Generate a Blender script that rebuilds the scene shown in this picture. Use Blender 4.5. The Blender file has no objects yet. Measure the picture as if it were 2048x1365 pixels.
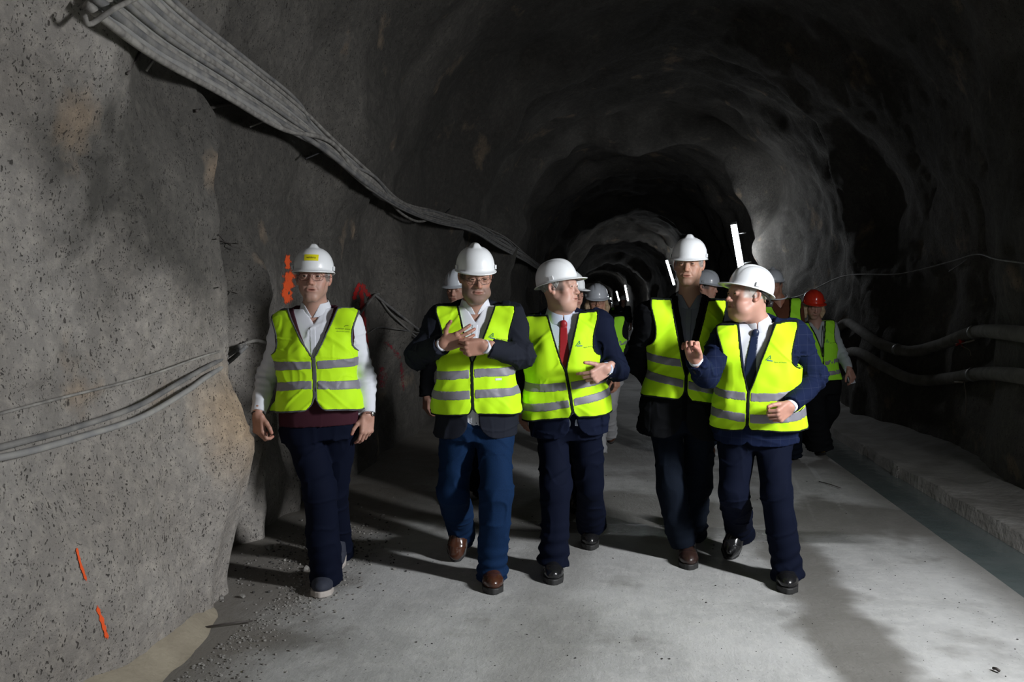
import bpy, math, random
import numpy as np
from mathutils import Vector, Matrix

# ------------------------------------------------------------------ camera, world, exposure
SC = bpy.context.scene
COL = SC.collection
CAMZ, FPX, CX, CY = 1.49, 1593.0, 1024.0, 682.5
YAW = math.atan((1237 - CX) / FPX)            # camera turned left of the tunnel axis
PITCH = math.atan((CY - 612) / FPX)           # camera tipped down a little
cam_d = bpy.data.cameras.new('camera'); cam = bpy.data.objects.new('camera', cam_d); COL.objects.link(cam)
cam_d.sensor_width = 36.0; cam_d.lens = FPX / 2048 * 36.0; cam_d.clip_start = 0.05; cam_d.clip_end = 400
cam.location = (0, 0, CAMZ); cam.rotation_euler = (math.pi / 2 - PITCH, 0, YAW)
SC.camera = cam
wd = bpy.data.worlds.new('world'); SC.world = wd; wd.use_nodes = True
wd.node_tree.nodes['Background'].inputs[0].default_value = (0.75, 0.85, 1.0, 1)
wd.node_tree.nodes['Background'].inputs[1].default_value = 0.0015
SC.view_settings.view_transform = 'Standard'; SC.view_settings.look = 'None'
SC.view_settings.exposure = 0.0; SC.view_settings.gamma = 1.0; SC.view_settings.use_curve_mapping = False

def area_light(name, loc, target, sx, sy, watts, color=(1, 1, 1), spread=180, up=(0, 0, 1)):
    ld = bpy.data.lights.new(name, 'AREA'); ld.shape = 'RECTANGLE'; ld.size = sx; ld.size_y = sy
    ld.energy = watts; ld.color = color; ld.spread = math.radians(spread)
    o = bpy.data.objects.new(name, ld); COL.objects.link(o)
    o.location = loc
    o.rotation_euler = (Vector(target) - Vector(loc)).to_track_quat('-Z', 'Y').to_euler()
    return o
# the wall lamp just outside the frame on the right, the lamps along the right wall, and an unseen fill light added behind the camera
area_light('key_lamp_light', (2.86, 2.40, 2.15), (-0.6, 4.3, 0.35), 0.16, 1.0, 132, (0.96, 0.98, 1.0), 122)
area_light('back_fill_light', (2.3, -7.0, 3.0), (-0.8, 1.5, 0.4), 0.3, 1.2, 22, (0.93, 0.97, 1.0), 150)

FH = np.array([-math.sin(YAW), math.cos(YAW), 0.0]); RH = np.array([math.cos(YAW), math.sin(YAW), 0.0]); UZ = np.array([0, 0, 1.0])
CAM = np.array([0, 0, CAMZ])
def ray(px, py):
    x = (px - CX) / FPX; y = -(py - CY) / FPX
    f = math.cos(PITCH) + y * math.sin(PITCH); u = -math.sin(PITCH) + y * math.cos(PITCH)
    return (RH * x + FH * f + UZ * u) / f       # horizontal forward component = 1
def W(px, py, D): return CAM + ray(px, py) * D
def fl(px, py, z=0.0):
    r = ray(px, py); return CAM + r * ((z - CAMZ) / r[2])
def V3(r, t, u):                                 # right, towards the viewer, up -> world direction
    v = RH * r - FH * t + UZ * u; return v / (np.linalg.norm(v) + 1e-9)
def nrm(v): v = np.asarray(v, float); return v / (np.linalg.norm(v) + 1e-12)

# ------------------------------------------------------------------ noise
_rs = np.random.RandomState(7); _LAT = _rs.rand(32, 32, 32).astype(np.float32) * 2 - 1; _LF = np.ascontiguousarray(_LAT.ravel())
from concurrent.futures import ThreadPoolExecutor
POOL = ThreadPoolExecutor(4)
def noise(p, s=1.0, off=0.0):
    q = np.asarray(p, np.float32) * s + np.float32(off + 100.5)
    i = np.floor(q).astype(np.int32); f = q - i; f = f * f * (3 - 2 * f)
    i0 = i & 31; i1 = (i + 1) & 31
    x0, y0, z0 = i0[..., 0], i0[..., 1], i0[..., 2]; x1, y1, z1 = i1[..., 0], i1[..., 1], i1[..., 2]
    fx, fy, fz = f[..., 0], f[..., 1], f[..., 2]
    x0 = x0 << 10; x1 = x1 << 10; y0 = y0 << 5; y1 = y1 << 5; T = _LF.take
    a = x0 + y0; b = x1 + y0; c = x0 + y1; d = x1 + y1
    u = T(a + z0); u += (T(b + z0) - u) * fx; v = T(c + z0); v += (T(d + z0) - v) * fx; u += (v - u) * fy
    w = T(a + z1); w += (T(b + z1) - w) * fx; v = T(c + z1); v += (T(d + z1) - v) * fx; w += (v - w) * fy
    return u + (w - u) * fz
def fbm(p, s, n=3, off=0.0):
    v = 0; a = 1.0
    for k in range(n): v = v + a * noise(p, s * 2 ** k, off + 17.3 * k); a *= 0.5
    return v
def ridge(p, s, off=0.0): return 1 - np.abs(noise(p, s, off)) * 2

# ------------------------------------------------------------------ signed distance shapes
def smin(a, b, k):
    h = np.clip(0.5 + 0.5 * (b - a) / k, 0, 1); return b + (a - b) * h - k * h * (1 - h)
def smax(a, b, k): return -smin(-a, -b, k)
def sphere(p, c, r): return np.linalg.norm(p - np.asarray(c, np.float32), axis=-1) - r
def ell(p, c, r):
    q = (p - np.asarray(c, np.float32)); r = np.asarray(r, np.float32)
    k0 = np.linalg.norm(q / r, axis=-1); k1 = np.linalg.norm(q / (r * r), axis=-1) + 1e-9
    return k0 * (k0 - 1) / k1
def cone(p, a, b, r1, r2):
    a = np.asarray(a, np.float32); b = np.asarray(b, np.float32); ba = b - a
    t = np.clip(((p - a) @ ba) / float(ba @ ba + 1e-12), 0, 1)
    d = p - a - t[..., None] * ba
    return np.sqrt((d * d).sum(-1)) - (r1 + (r2 - r1) * t)
def rbox(p, c, h, r):
    q = np.abs(p - np.asarray(c, np.float32)) - (np.asarray(h, np.float32) - r)
    return np.linalg.norm(np.maximum(q, 0), axis=-1) + np.minimum(q.max(-1), 0) - r
def loc(p, O, M): return (p - np.asarray(O, np.float32)) @ np.asarray(M, np.float32).T    # rows of M = axes

def mesh_sdf(f, lo, hi, h, B=8, slack=1.3):
    lo = np.asarray(lo, float); hi = np.asarray(hi, float)
    nb = np.maximum(np.ceil((hi - lo) / (h * B)).astype(int), 1) + 1
    n = nb * B
    lo = lo - h
    D = np.ones(tuple(n), np.float32)
    gi = np.stack(np.meshgrid(*[np.arange(k) for k in nb], indexing='ij'), -1).reshape(-1, 3)
    cen = (lo + (gi * B + (B - 1) / 2) * h).astype(np.float32)
    dc = f(cen)
    near = np.abs(dc) < h * B * 0.87 * slack + 0.004
    Dv = D.reshape(nb[0], B, nb[1], B, nb[2], B).transpose(0, 2, 4, 1, 3, 5)
    Dv[gi[:, 0], gi[:, 1], gi[:, 2]] = np.sign(dc)[:, None, None, None]
    off = np.stack(np.meshgrid(*[np.arange(B)] * 3, indexing='ij'), -1).reshape(-1, 3)
    g = gi[near]
    def job(s):
        gg = g[s:s + 96]
        pts = (lo + ((gg * B)[:, None, :] + off[None]) * h).astype(np.float32).reshape(-1, 3)
        d = f(pts).reshape(len(gg), B, B, B)
        Dv[gg[:, 0], gg[:, 1], gg[:, 2]] = d
    list(POOL.map(job, range(0, len(g), 96)))
    D = np.ascontiguousarray(Dv.transpose(0, 3, 1, 4, 2, 5)).reshape(tuple(n))
    D[0] = D[-1] = 1; D[:, 0] = 1; D[:, -1] = 1; D[:, :, 0] = 1; D[:, :, -1] = 1
    S = D < 0
    c = [S[i:n[0] - 1 + i, j:n[1] - 1 + j, k:n[2] - 1 + k] for i in (0, 1) for j in (0, 1) for k in (0, 1)]
    anyv = np.logical_or.reduce(c); allv = np.logical_and.reduce(c)
    act = anyv & ~allv
    idx = np.argwhere(act)
    if len(idx) == 0: return np.zeros((0, 3)), np.zeros((0, 4), int)
    vid = np.full(act.shape, -1, np.int64); vid[idx[:, 0], idx[:, 1], idx[:, 2]] = np.arange(len(idx))
    acc = np.zeros((len(idx), 3)); cnt = np.zeros(len(idx))
    cor = [(i, j, k) for i in (0, 1) for j in (0, 1) for k in (0, 1)]
    for a in cor:
        for ax in range(3):
            if a[ax]: continue
            b = list(a); b[ax] = 1
            da = D[idx[:, 0] + a[0], idx[:, 1] + a[1], idx[:, 2] + a[2]]; db = D[idx[:, 0] + b[0], idx[:, 1] + b[1], idx[:, 2] + b[2]]
            m = (da < 0) != (db < 0)
            t = np.where(m, da / np.where(m, da - db, 1), 0); t = np.clip(t, 0, 1)
            pos = np.tile(np.array(a, float), (len(idx), 1)); pos[:, ax] += t
            acc += pos * m[:, None]; cnt += m
    V = lo + (idx + acc / cnt[:, None]) * h
    F = []
    for ax in range(3):
        sl0 = [slice(0, n[i]) for i in range(3)]; sl1 = list(sl0)
        sl0[ax] = slice(0, n[ax] - 1); sl1[ax] = slice(1, n[ax])
        s0 = S[tuple(sl0)]; s1 = S[tuple(sl1)]
        e = np.argwhere(s0 != s1); a1, a2 = (ax + 1) % 3, (ax + 2) % 3
        ok = (e[:, a1] > 0) & (e[:, a2] > 0) & (e[:, a1] < n[a1] - 1) & (e[:, a2] < n[a2] - 1); e = e[ok]
        inside0 = s0[e[:, 0], e[:, 1], e[:, 2]]
        def vv(d1, d2):
            q = e.copy(); q[:, a1] -= d1; q[:, a2] -= d2; return vid[q[:, 0], q[:, 1], q[:, 2]]
        q = np.stack([vv(1, 1), vv(0, 1), vv(0, 0), vv(1, 0)], 1)
        q[~inside0] = q[~inside0][:, ::-1]
        F.append(q)
    F = np.concatenate(F); F = F[(F >= 0).all(1)]
    e = h * 0.25; P = V.astype(np.float32)
    def job2(a):
        Q = P[a:a + 12000]; return np.stack([f(Q)] + [f(Q + np.array(v, np.float32) * e) for v in ((1, 0, 0), (0, 1, 0), (0, 0, 1))], 1)
    R4 = np.concatenate(list(POOL.map(job2, range(0, len(P), 12000)))); d0 = R4[:, 0]; g = R4[:, 1:]
    g = (g - d0[:, None]) / e; gg = (g * g).sum(1) + 1e-6
    stp = (d0 / gg)[:, None] * g; ln = np.linalg.norm(stp, axis=1, keepdims=True)
    stp *= np.minimum(1, 0.6 * h / (ln + 1e-9))
    return V - stp, F

def smoothV(V, F, n=1, lam=.5):
    F = np.asarray(F)
    if len(F) == 0: return V
    e = np.concatenate([F[:, [0, 1]], F[:, [1, 2]], F[:, [2, 3]], F[:, [3, 0]]]); e = np.concatenate([e, e[:, ::-1]])
    cnt = np.bincount(e[:, 0], minlength=len(V)).astype(float)[:, None]
    for _ in range(n):
        acc = np.stack([np.bincount(e[:, 0], weights=V[e[:, 1], k], minlength=len(V)) for k in range(3)], 1)
        V = V + lam * (acc / np.maximum(cnt, 1) - V) * (cnt > 0)
    return V
# ------------------------------------------------------------------ objects
def new_mesh(name, V, F, mat=None, parent=None, base=None, smooth=True, colors=None, mats=None, fmat=None):
    """V in world space; base is subtracted so that the object sits on its parent"""
    V = np.asarray(V, float)
    if base is None and parent is not None: base = parent.get('_b')
    if base is not None: V = V - np.asarray(base)
    me = bpy.data.meshes.new(name)
    F = np.asarray(F) if not isinstance(F, list) else F
    if isinstance(F, np.ndarray) and F.ndim == 2:
        k = F.shape[1]
        me.vertices.add(len(V)); me.vertices.foreach_set('co', V.astype(np.float32).ravel())
        me.loops.add(F.size); me.loops.foreach_set('vertex_index', F.astype(np.int32).ravel())
        me.polygons.add(len(F)); me.polygons.foreach_set('loop_start', np.arange(0, F.size, k, dtype=np.int32))
        me.update(calc_edges=True)
    else:
        me.from_pydata([tuple(v) for v in V], [], [tuple(int(i) for i in f) for f in F]); me.update()
    if smooth: me.polygons.foreach_set('use_smooth', np.ones(len(me.polygons), bool))
    if colors is not None:
        at = me.color_attributes.new('Col', 'FLOAT_COLOR', 'POINT')
        c = np.ones((len(V), 4), np.float32); c[:, :3] = colors; at.data.foreach_set('color', c.ravel())
    for m in (mats or ([mat] if mat else [])): me.materials.append(m)
    if fmat is not None: me.polygons.foreach_set('material_index', np.asarray(fmat, np.int32))
    o = bpy.data.objects.new(name, me); COL.objects.link(o)
    if parent is not None:
        o.parent = parent
        o['_b'] = [float(x) for x in (base if base is not None else (0, 0, 0))]
    elif base is not None: o.location = base; o['_b'] = [float(x) for x in base]
    return o
def thing(name, label, cat, base, group=None):
    o = bpy.data.objects.new(name, None); COL.objects.link(o); o.location = base; o.empty_display_size = 0.2
    o['label'] = label; o['category'] = cat; o['_b'] = [float(x) for x in base]
    if group: o['group'] = group
    return o
def tag(o, label, cat, group=None, kind=None):
    if label: o['label'] = label
    if cat: o['category'] = cat
    if group: o['group'] = group
    if kind: o['kind'] = kind
    return o
def struct(o): o['kind'] = 'structure'; return o
class MB:
    def __init__(s): s.V = []; s.F = []; s.n = 0
    def add(s, V, F):
        s.V.append(np.asarray(V, float)); s.F += [[int(i) + s.n for i in f] for f in F]; s.n += len(V); return s
    def build(s, name, mat, parent=None, **k): return new_mesh(name, np.concatenate(s.V), s.F, mat, parent, **k)
def tube(pts, rad, seg=8, closed=False, caps=True):
    P = np.asarray(pts, float); n = len(P); rad = np.broadcast_to(np.asarray(rad, float), (n,))
    T = np.zeros_like(P)
    for i in range(n):
        a = P[(i - 1) % n] if (closed or i > 0) else P[i]; b = P[(i + 1) % n] if (closed or i < n - 1) else P[i]
        T[i] = nrm(b - a)
    u = nrm(np.cross(T[0], [0, 0, 1.0] if abs(T[0][2]) < 0.9 else [1.0, 0, 0])); V = []
    for i in range(n):
        u = nrm(u - T[i] * (u @ T[i])); w = np.cross(T[i], u)
        for k in range(seg):
            a = 2 * math.pi * k / seg; V.append(P[i] + rad[i] * (math.cos(a) * u + math.sin(a) * w))
    F = []
    for i in range(n if closed else n - 1):
        j = (i + 1) % n
        for k in range(seg):
            l = (k + 1) % seg; F.append([i * seg + k, i * seg + l, j * seg + l, j * seg + k])
    if caps and not closed: F.append(list(range(seg))[::-1]); F.append([(n - 1) * seg + k for k in range(seg)])
    return np.array(V), F
def spline(pts, n):
    P = np.asarray(pts, float); P = np.vstack([2 * P[0] - P[1], P, 2 * P[-1] - P[-2]]); out = []
    m = len(P) - 3
    for i in range(n):
        x = i / (n - 1) * m; k = min(int(x), m - 1); t = x - k
        a, b, c, d = P[k:k + 4]
        out.append(0.5 * ((2 * b) + (c - a) * t + (2 * a - 5 * b + 4 * c - d) * t * t + (3 * b - a - 3 * c + d) * t ** 3))
    return np.array(out)
def box_vf(c, h, M=np.eye(3), bev=0.0):
    c = np.asarray(c, float); V = []
    for x in (-1, 1):
        for y in (-1, 1):
            for z in (-1, 1): V.append(c + (np.array([x * h[0], y * h[1], z * h[2]]) @ np.asarray(M)))
    return np.array(V), [[0, 1, 3, 2], [4, 6, 7, 5], [0, 4, 5, 1], [2, 3, 7, 6], [0, 2, 6, 4], [1, 5, 7, 3]]

# ------------------------------------------------------------------ materials
def mat(name, color=(0.5, 0.5, 0.5), rough=0.6, metal=0.0, **kw):
    m = bpy.data.materials.new(name); m.use_nodes = True; nt = m.node_tree; b = nt.nodes['Principled BSDF']
    b.inputs['Base Color'].default_value = (*color, 1); b.inputs['Roughness'].default_value = rough; b.inputs['Metallic'].default_value = metal
    if 'coat' in kw: b.inputs['Coat Weight'].default_value = kw['coat']; b.inputs['Coat Roughness'].default_value = 0.08
    if 'spec' in kw: b.inputs['Specular IOR Level'].default_value = kw['spec']
    if 'sheen' in kw: b.inputs['Sheen Weight'].default_value = kw['sheen']; b.inputs['Sheen Roughness'].default_value = 0.5
    if 'sss' in kw: b.inputs['Subsurface Weight'].default_value = kw['sss']; b.inputs['Subsurface Radius'].default_value = (1, 0.35, 0.2); b.inputs['Subsurface Scale'].default_value = 0.006
    if 'emit' in kw: b.inputs['Emission Color'].default_value = (*kw.get('ecol', (1, 1, 1)), 1); b.inputs['Emission Strength'].default_value = kw['emit']
    if 'trans' in kw: b.inputs['Transmission Weight'].default_value = kw['trans']
    if 'alpha' in kw: b.inputs['Alpha'].default_value = kw['alpha']
    if kw.get('attr'):
        a = nt.nodes.new('ShaderNodeVertexColor'); a.layer_name = 'Col'; nt.links.new(a.outputs[0], b.inputs['Base Color'])
    if kw.get('bump'):
        sc, st, ds = kw['bump']
        tc = nt.nodes.new('ShaderNodeTexCoord'); n = nt.nodes.new('ShaderNodeTexNoise'); n.inputs['Scale'].default_value = sc; n.inputs['Detail'].default_value = 4
        bp = nt.nodes.new('ShaderNodeBump'); bp.inputs['Strength'].default_value = st; bp.inputs['Distance'].default_value = ds
        nt.links.new(tc.outputs['Object'], n.inputs['Vector']); nt.links.new(n.outputs['Fac'], bp.inputs['Height']); nt.links.new(bp.outputs[0], b.inputs['Normal'])
    if kw.get('mottle'):
        c2, sc = kw['mottle']
        tc = nt.nodes.new('ShaderNodeTexCoord'); n = nt.nodes.new('ShaderNodeTexNoise'); n.inputs['Scale'].default_value = sc; n.inputs['Detail'].default_value = 5
        mx = nt.nodes.new('ShaderNodeMix'); mx.data_type = 'RGBA'; mx.inputs['A'].default_value = (*color, 1); mx.inputs['B'].default_value = (*c2, 1)
        nt.links.new(tc.outputs['Object'], n.inputs['Vector'])
        rp = nt.nodes.new('ShaderNodeMapRange'); rp.inputs[1].default_value = 0.35; rp.inputs[2].default_value = 0.65
        nt.links.new(n.outputs['Fac'], rp.inputs[0]); nt.links.new(rp.outputs[0], mx.inputs['Factor']); nt.links.new(mx.outputs['Result'], b.inputs['Base Color'])
    return m
# ------------------------------------------------------------------ tunnel surface
TC = np.array([0.35, 2.0]); HWID = 2.75; HTOP = 3.05
RIBS = [(7.2, 0.12, 0.5), (11.0, 0.42, 0.5), (15.4, 0.60, 0.45), (20.5, 0.25, 0.6), (27.0, 0.62, 0.6), (38, 0.45, 0.9), (55, 0.7, 1.2), (72, 0.5, 1.5), (95, 0.8, 2)]
# x-side, Y, z, radius, depth (+ pushes rock into the tunnel)
DENTS = [(-1, 4.95, 1.0, 0.28, 0.16), (-1, 5.0, 0.3, 0.35, 0.14), (-1, 5.1, 1.7, 0.3, 0.10), (-1, 2.9, 0.0, 0.8, 0.10), (-1, 3.85, 0.55, 0.35, 0.13), (-1, 3.4, 2.6, 0.35, -0.12),
         (-1, 3.9, 2.75, 0.16, -0.16), (-1, 4.1, 2.2, 0.22, 0.14), (-1, 6.3, 2.9, 0.7, 0.18), (-1, 6.9, 0.3, 0.6, 0.10), (-1, 8.6, 1.2, 0.9, 0.16), (-1, 10.2, 1.9, 0.8, 0.20), (-1, 9.2, 0.2, 0.5, 0.1),
         (1, 14.7, 2.6, 0.8, 0.50), (1, 13.8, 1.2, 0.9, 0.30), (1, 14.9, 3.6, 0.6, -0.2), (1, 8.5, 1.5, 1.3, -0.35), (1, 11.0, 2.6, 1.4, -0.25), (1, 6.6, 0.4, 0.6, 0.08), (1, 6.2, 1.9, 0.8, 0.22)]
def sstep(a, b, x): t = np.clip((x - a) / (b - a), 0, 1); return t * t * (3 - 2 * t)
def base_r(a):
    c, s = np.cos(a), np.sin(a)
    up = ((np.abs(c) / HWID) ** 2.2 + (np.abs(np.maximum(s, 0)) / HTOP) ** 2.2) ** (-1 / 2.2)
    lo = (HWID + 0.06 * np.minimum(s, 0)) / np.maximum(np.abs(c), 0.3)
    return np.where(s > 0, up, lo)
def tun_r(Y, a):
    Y = np.asarray(Y, np.float64); a = np.asarray(a, np.float64)
    r = base_r(a); c, s = np.cos(a), np.sin(a)
    x = TC[0] + r * c; z = TC[1] + r * s
    p = np.stack([x, Y, z], -1)
    left = sstep(0.25, 0.75, -c) ; right = sstep(0.25, 0.75, c)
    wob = 0.35 * noise(p * [1, 0, 1], 0.8) + 0.12 * noise(p, 3.0)
    r = r - 0.38 * left * (1 - sstep(3.84, 4.2, Y + wob * 0.5)) / np.maximum(np.abs(c), .6)
    for (Yr, am, w) in RIBS:
        yy = Y - Yr - 0.9 * noise(p * [1, 0, 1], 0.55, Yr)
        bump = np.where(yy < 0, np.exp(-(yy / (w * 1.5)) ** 2), np.exp(-(yy / (w * 0.45)) ** 2))
        r = r - am * bump * (0.75 + 0.5 * noise(p, 0.7, Yr + 3)) * (0.55 + 0.45 * sstep(-0.5, 0.4, s))
    for (sx, Yd, zd, rd, dp) in DENTS:
        d2 = ((Y - Yd) ** 2 + (z - zd) ** 2) / rd ** 2
        r = r - np.where(c * sx > 0.1, dp * np.exp(-d2), 0) / np.maximum(np.abs(c), .6)
    for (Yd, wd_, dp, z1) in ((4.78, .13, .22, 2.0), (5.42, .10, .14, 1.4), (3.62, .10, .05, 1.2), (8.1, .2, .12, 2.2), (9.7, .25, .16, 2.4)):
        yy = Y - Yd - .12 * noise(p * [0, 0, 1], 2.2, Yd); r = r - left * dp * np.exp(-(yy / wd_) ** 2) * (1 - sstep(z1 - .5, z1 + .3, z)) * (.8 + .5 * noise(p, 2.5, Yd))
    far = sstep(6, 14, Y)
    r = r - 0.10 * noise(p, 0.9, 5) - (0.05 + 0.08 * far) * noise(p, 2.0, 9) - 0.018 * noise(p, 5.5, 2) - 0.02 * far * noise(p, 4, 77)
    r = r + 0.015 * np.maximum(ridge(p, 1.9, 30) - 0.75, 0) * 4
    near = 1 - sstep(9, 14, Y)
    if near.max() > 0:
        r = r - near * (0.006 * noise(p, 14, 3) + 0.004 * noise(p, 30, 8))
    return r
def bend(Y): Y = np.asarray(Y, float); return np.where(Y < 28, 0, np.where(Y < 60, -.0009 * (Y - 28) ** 2, -.92 - .0576 * (Y - 60)))
def tun_pt(Y, a):
    r = tun_r(Y, a); return np.stack([TC[0] + bend(Y) + r * np.cos(a), np.asarray(Y, float), TC[1] + r * np.sin(a)], -1)
from mathutils.bvhtree import BVHTree
BV = []
def hit(px, py, lo=1.5, hi=60):
    rr = ray(px, py); l, n_, i_, d = BV[0].ray_cast(Vector(CAM + rr * lo), Vector(rr))
    return np.array(l) if l is not None else CAM + rr * hi
def rock_material():
    m = bpy.data.materials.new('shotcrete'); m.use_nodes = True; nt = m.node_tree; N = nt.nodes; L = nt.links; b = N['Principled BSDF']
    geo = N.new('ShaderNodeNewGeometry')
    def nz(sc, det=4, rough=.55, vec=None):
        n = N.new('ShaderNodeTexNoise'); n.inputs['Scale'].default_value = sc; n.inputs['Detail'].default_value = det; n.inputs['Roughness'].default_value = rough
        L.new(vec or geo.outputs['Position'], n.inputs['Vector']); return n.outputs['Fac']
    def rng(v, a, c, o1=0, o2=1):
        r = N.new('ShaderNodeMapRange'); r.inputs[1].default_value = a; r.inputs[2].default_value = c; r.inputs[3].default_value = o1; r.inputs[4].default_value = o2; L.new(v, r.inputs[0]); return r.outputs[0]
    def mix(f, A, B):
        x = N.new('ShaderNodeMix'); x.data_type = 'RGBA'
        for k, v in (('A', A), ('B', B)):
            if isinstance(v, tuple): x.inputs[k].default_value = (*v, 1)
            else: L.new(v, x.inputs[k])
        L.new(f, x.inputs['Factor']); return x.outputs['Result']
    def math_(op, a, c):
        x = N.new('ShaderNodeMath'); x.operation = op
        for i, v in enumerate((a, c)):
            if isinstance(v, (int, float)): x.inputs[i].default_value = v
            else: L.new(v, x.inputs[i])
        return x.outputs[0]
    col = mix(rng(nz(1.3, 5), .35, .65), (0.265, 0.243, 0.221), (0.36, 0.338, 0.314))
    # pale shotcrete only low on the near left wall and at its near end; the rest is darker
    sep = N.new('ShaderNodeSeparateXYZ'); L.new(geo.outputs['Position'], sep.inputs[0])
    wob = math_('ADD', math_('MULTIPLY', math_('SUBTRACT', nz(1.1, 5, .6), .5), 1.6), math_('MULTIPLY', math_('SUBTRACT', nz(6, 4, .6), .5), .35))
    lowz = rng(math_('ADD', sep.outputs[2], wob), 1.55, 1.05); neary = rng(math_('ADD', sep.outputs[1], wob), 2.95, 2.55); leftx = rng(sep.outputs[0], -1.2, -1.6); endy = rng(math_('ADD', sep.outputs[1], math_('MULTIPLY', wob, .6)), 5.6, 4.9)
    pale_mask = math_('MULTIPLY', math_('MULTIPLY', math_('MAXIMUM', lowz, neary), leftx), endy)
    dark_tone = mix(rng(nz(0.7, 4), .45, .62), (0.088, 0.083, 0.076), (0.145, 0.136, 0.124))
    col = mix(pale_mask, dark_tone, col)
    vd = N.new('ShaderNodeVectorMath'); vd.operation = 'DISTANCE'; vd.inputs[1].default_value = (-1.95, 3.78, 0.86); L.new(geo.outputs['Position'], vd.inputs[0])
    col = mix(rng(math_('ADD', vd.outputs['Value'], math_('MULTIPLY', wob, .25)), .36, .10, 0, .75), col, (0.42, 0.30, 0.19))     # tan seepage at the wall edge
    col = mix(rng(nz(2.1, 4), .62, .72, 0, .55), col, (0.36, 0.27, 0.19))      # rusty seepage
    mt = N.new('ShaderNodeMix'); mt.data_type = 'RGBA'; mt.blend_type = 'MULTIPLY'; mt.inputs['B'].default_value = (1.5, 1.48, 1.44, 1); L.new(col, mt.inputs['A']); L.new(rng(nz(16, 5, .7), .45, .75), mt.inputs['Factor']); col = mt.outputs['Result']
    # short dark fibres and pits of the sprayed concrete
    mp = N.new('ShaderNodeMapping'); mp.inputs['Rotation'].default_value = (0.6, 0.3, 0.2); mp.inputs['Scale'].default_value = (1, 1, 0.55); L.new(geo.outputs['Position'], mp.inputs[0])
    v = N.new('ShaderNodeTexVoronoi'); v.inputs['Scale'].default_value = 42; v.inputs['Randomness'].default_value = 1
    dis = N.new('ShaderNodeVectorMath'); dis.operation = 'ADD'
    nn = N.new('ShaderNodeTexNoise'); nn.inputs['Scale'].default_value = 30; L.new(geo.outputs['Position'], nn.inputs['Vector'])
    sc = N.new('ShaderNodeVectorMath'); sc.operation = 'SCALE'; sc.inputs['Scale'].default_value = 0.04; L.new(nn.outputs['Color'], sc.inputs[0])
    L.new(mp.outputs[0], dis.inputs[0]); L.new(sc.outputs[0], dis.inputs[1]); L.new(dis.outputs[0], v.inputs['Vector'])
    pit = math_('MULTIPLY', rng(v.outputs['Distance'], .22, .12), rng(nz(9, 3), .40, .52))
    v2 = N.new('ShaderNodeTexVoronoi'); v2.inputs['Scale'].default_value = 95; L.new(dis.outputs[0], v2.inputs['Vector'])
    pit2 = math_('MULTIPLY', rng(v2.outputs['Distance'], .26, .14), rng(nz(14, 2), .38, .52))
    pits = math_('MAXIMUM', pit, pit2)
    col = mix(math_('MULTIPLY', pits, .85), col, (0.045, 0.04, 0.037))
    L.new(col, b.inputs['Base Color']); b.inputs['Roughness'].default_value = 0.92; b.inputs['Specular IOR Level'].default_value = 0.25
    h = math_('ADD', math_('MULTIPLY', nz(22, 8, .7), 1.0), math_('MULTIPLY', pits, -0.35))
    bp = N.new('ShaderNodeBump'); bp.inputs['Strength'].default_value = 0.9; bp.inputs['Distance'].default_value = 0.022
    L.new(h, bp.inputs['Height']); L.new(bp.outputs[0], b.inputs['Normal'])
    return m
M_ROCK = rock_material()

def ys_list(a, segs):
    ys = [a]
    for (end, st) in segs:
        while ys[-1] < end: ys.append(ys[-1] + st)
    return np.array(ys)
YS = ys_list(-9.0, [(1.0, 0.25), (2.0, 0.06), (8.0, 0.027), (13.0, 0.045), (20, 0.07), (40, 0.16), (120, 0.5)])
def build_tunnel():
    def angs(d0, d1, n): return np.radians(np.linspace(d0, d1, n))
    parts = [('wall_left', angs(222, 148, 158)), ('ceiling', angs(148, 32, 190)), ('wall_right', angs(32, -41, 116))]
    A = np.concatenate([parts[0][1], parts[1][1][1:], parts[2][1][1:]])
    YY, AA = np.meshgrid(YS, A, indexing='ij')
    P = tun_pt(YY, AA)
    du = np.gradient(P, axis=0); dv = np.gradient(P, axis=1); Nn = np.cross(du, dv); Nn /= np.linalg.norm(Nn, axis=-1, keepdims=True) + 1e-12
    cen = np.stack([TC[0] + bend(YY), YY, np.full_like(YY, TC[1])], -1)
    if ((cen - P) * Nn).sum(-1).mean() < 0: Nn = -Nn; flip = True
    else: flip = False
    n2 = len(A); i, j = np.meshgrid(np.arange(len(YS) - 1), np.arange(n2 - 1), indexing='ij')
    q = np.stack([i * n2 + j, (i + 1) * n2 + j, (i + 1) * n2 + j + 1, i * n2 + j + 1], -1).reshape(-1, 4)
    BV.append(BVHTree.FromPolygons(P.reshape(-1, 3).tolist(), q.tolist()))
    k0 = 0
    for nm, aa in parts:
        k1 = k0 + len(aa) - 1
        V = P[:, k0:k1 + 1].reshape(-1, 3); n2 = len(aa); n1 = len(YS)
        i, j = np.meshgrid(np.arange(n1 - 1), np.arange(n2 - 1), indexing='ij')
        q = np.stack([i * n2 + j, (i + 1) * n2 + j, (i + 1) * n2 + j + 1, i * n2 + j + 1], -1).reshape(-1, 4)
        if flip: q = q[:, ::-1]
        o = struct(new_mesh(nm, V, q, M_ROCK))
        o.data.normals_split_custom_set_from_vertices(Nn[:, k0:k1 + 1].reshape(-1, 3).tolist())
        k0 = k1
    # far end, closed by rock where the gallery bends away
    E = P[-1]; V = np.vstack([E, [[TC[0] + float(bend(YS[-1])), YS[-1], 1.8]]])
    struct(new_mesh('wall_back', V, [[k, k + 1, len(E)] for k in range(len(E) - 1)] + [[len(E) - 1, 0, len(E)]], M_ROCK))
build_tunnel()

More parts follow.
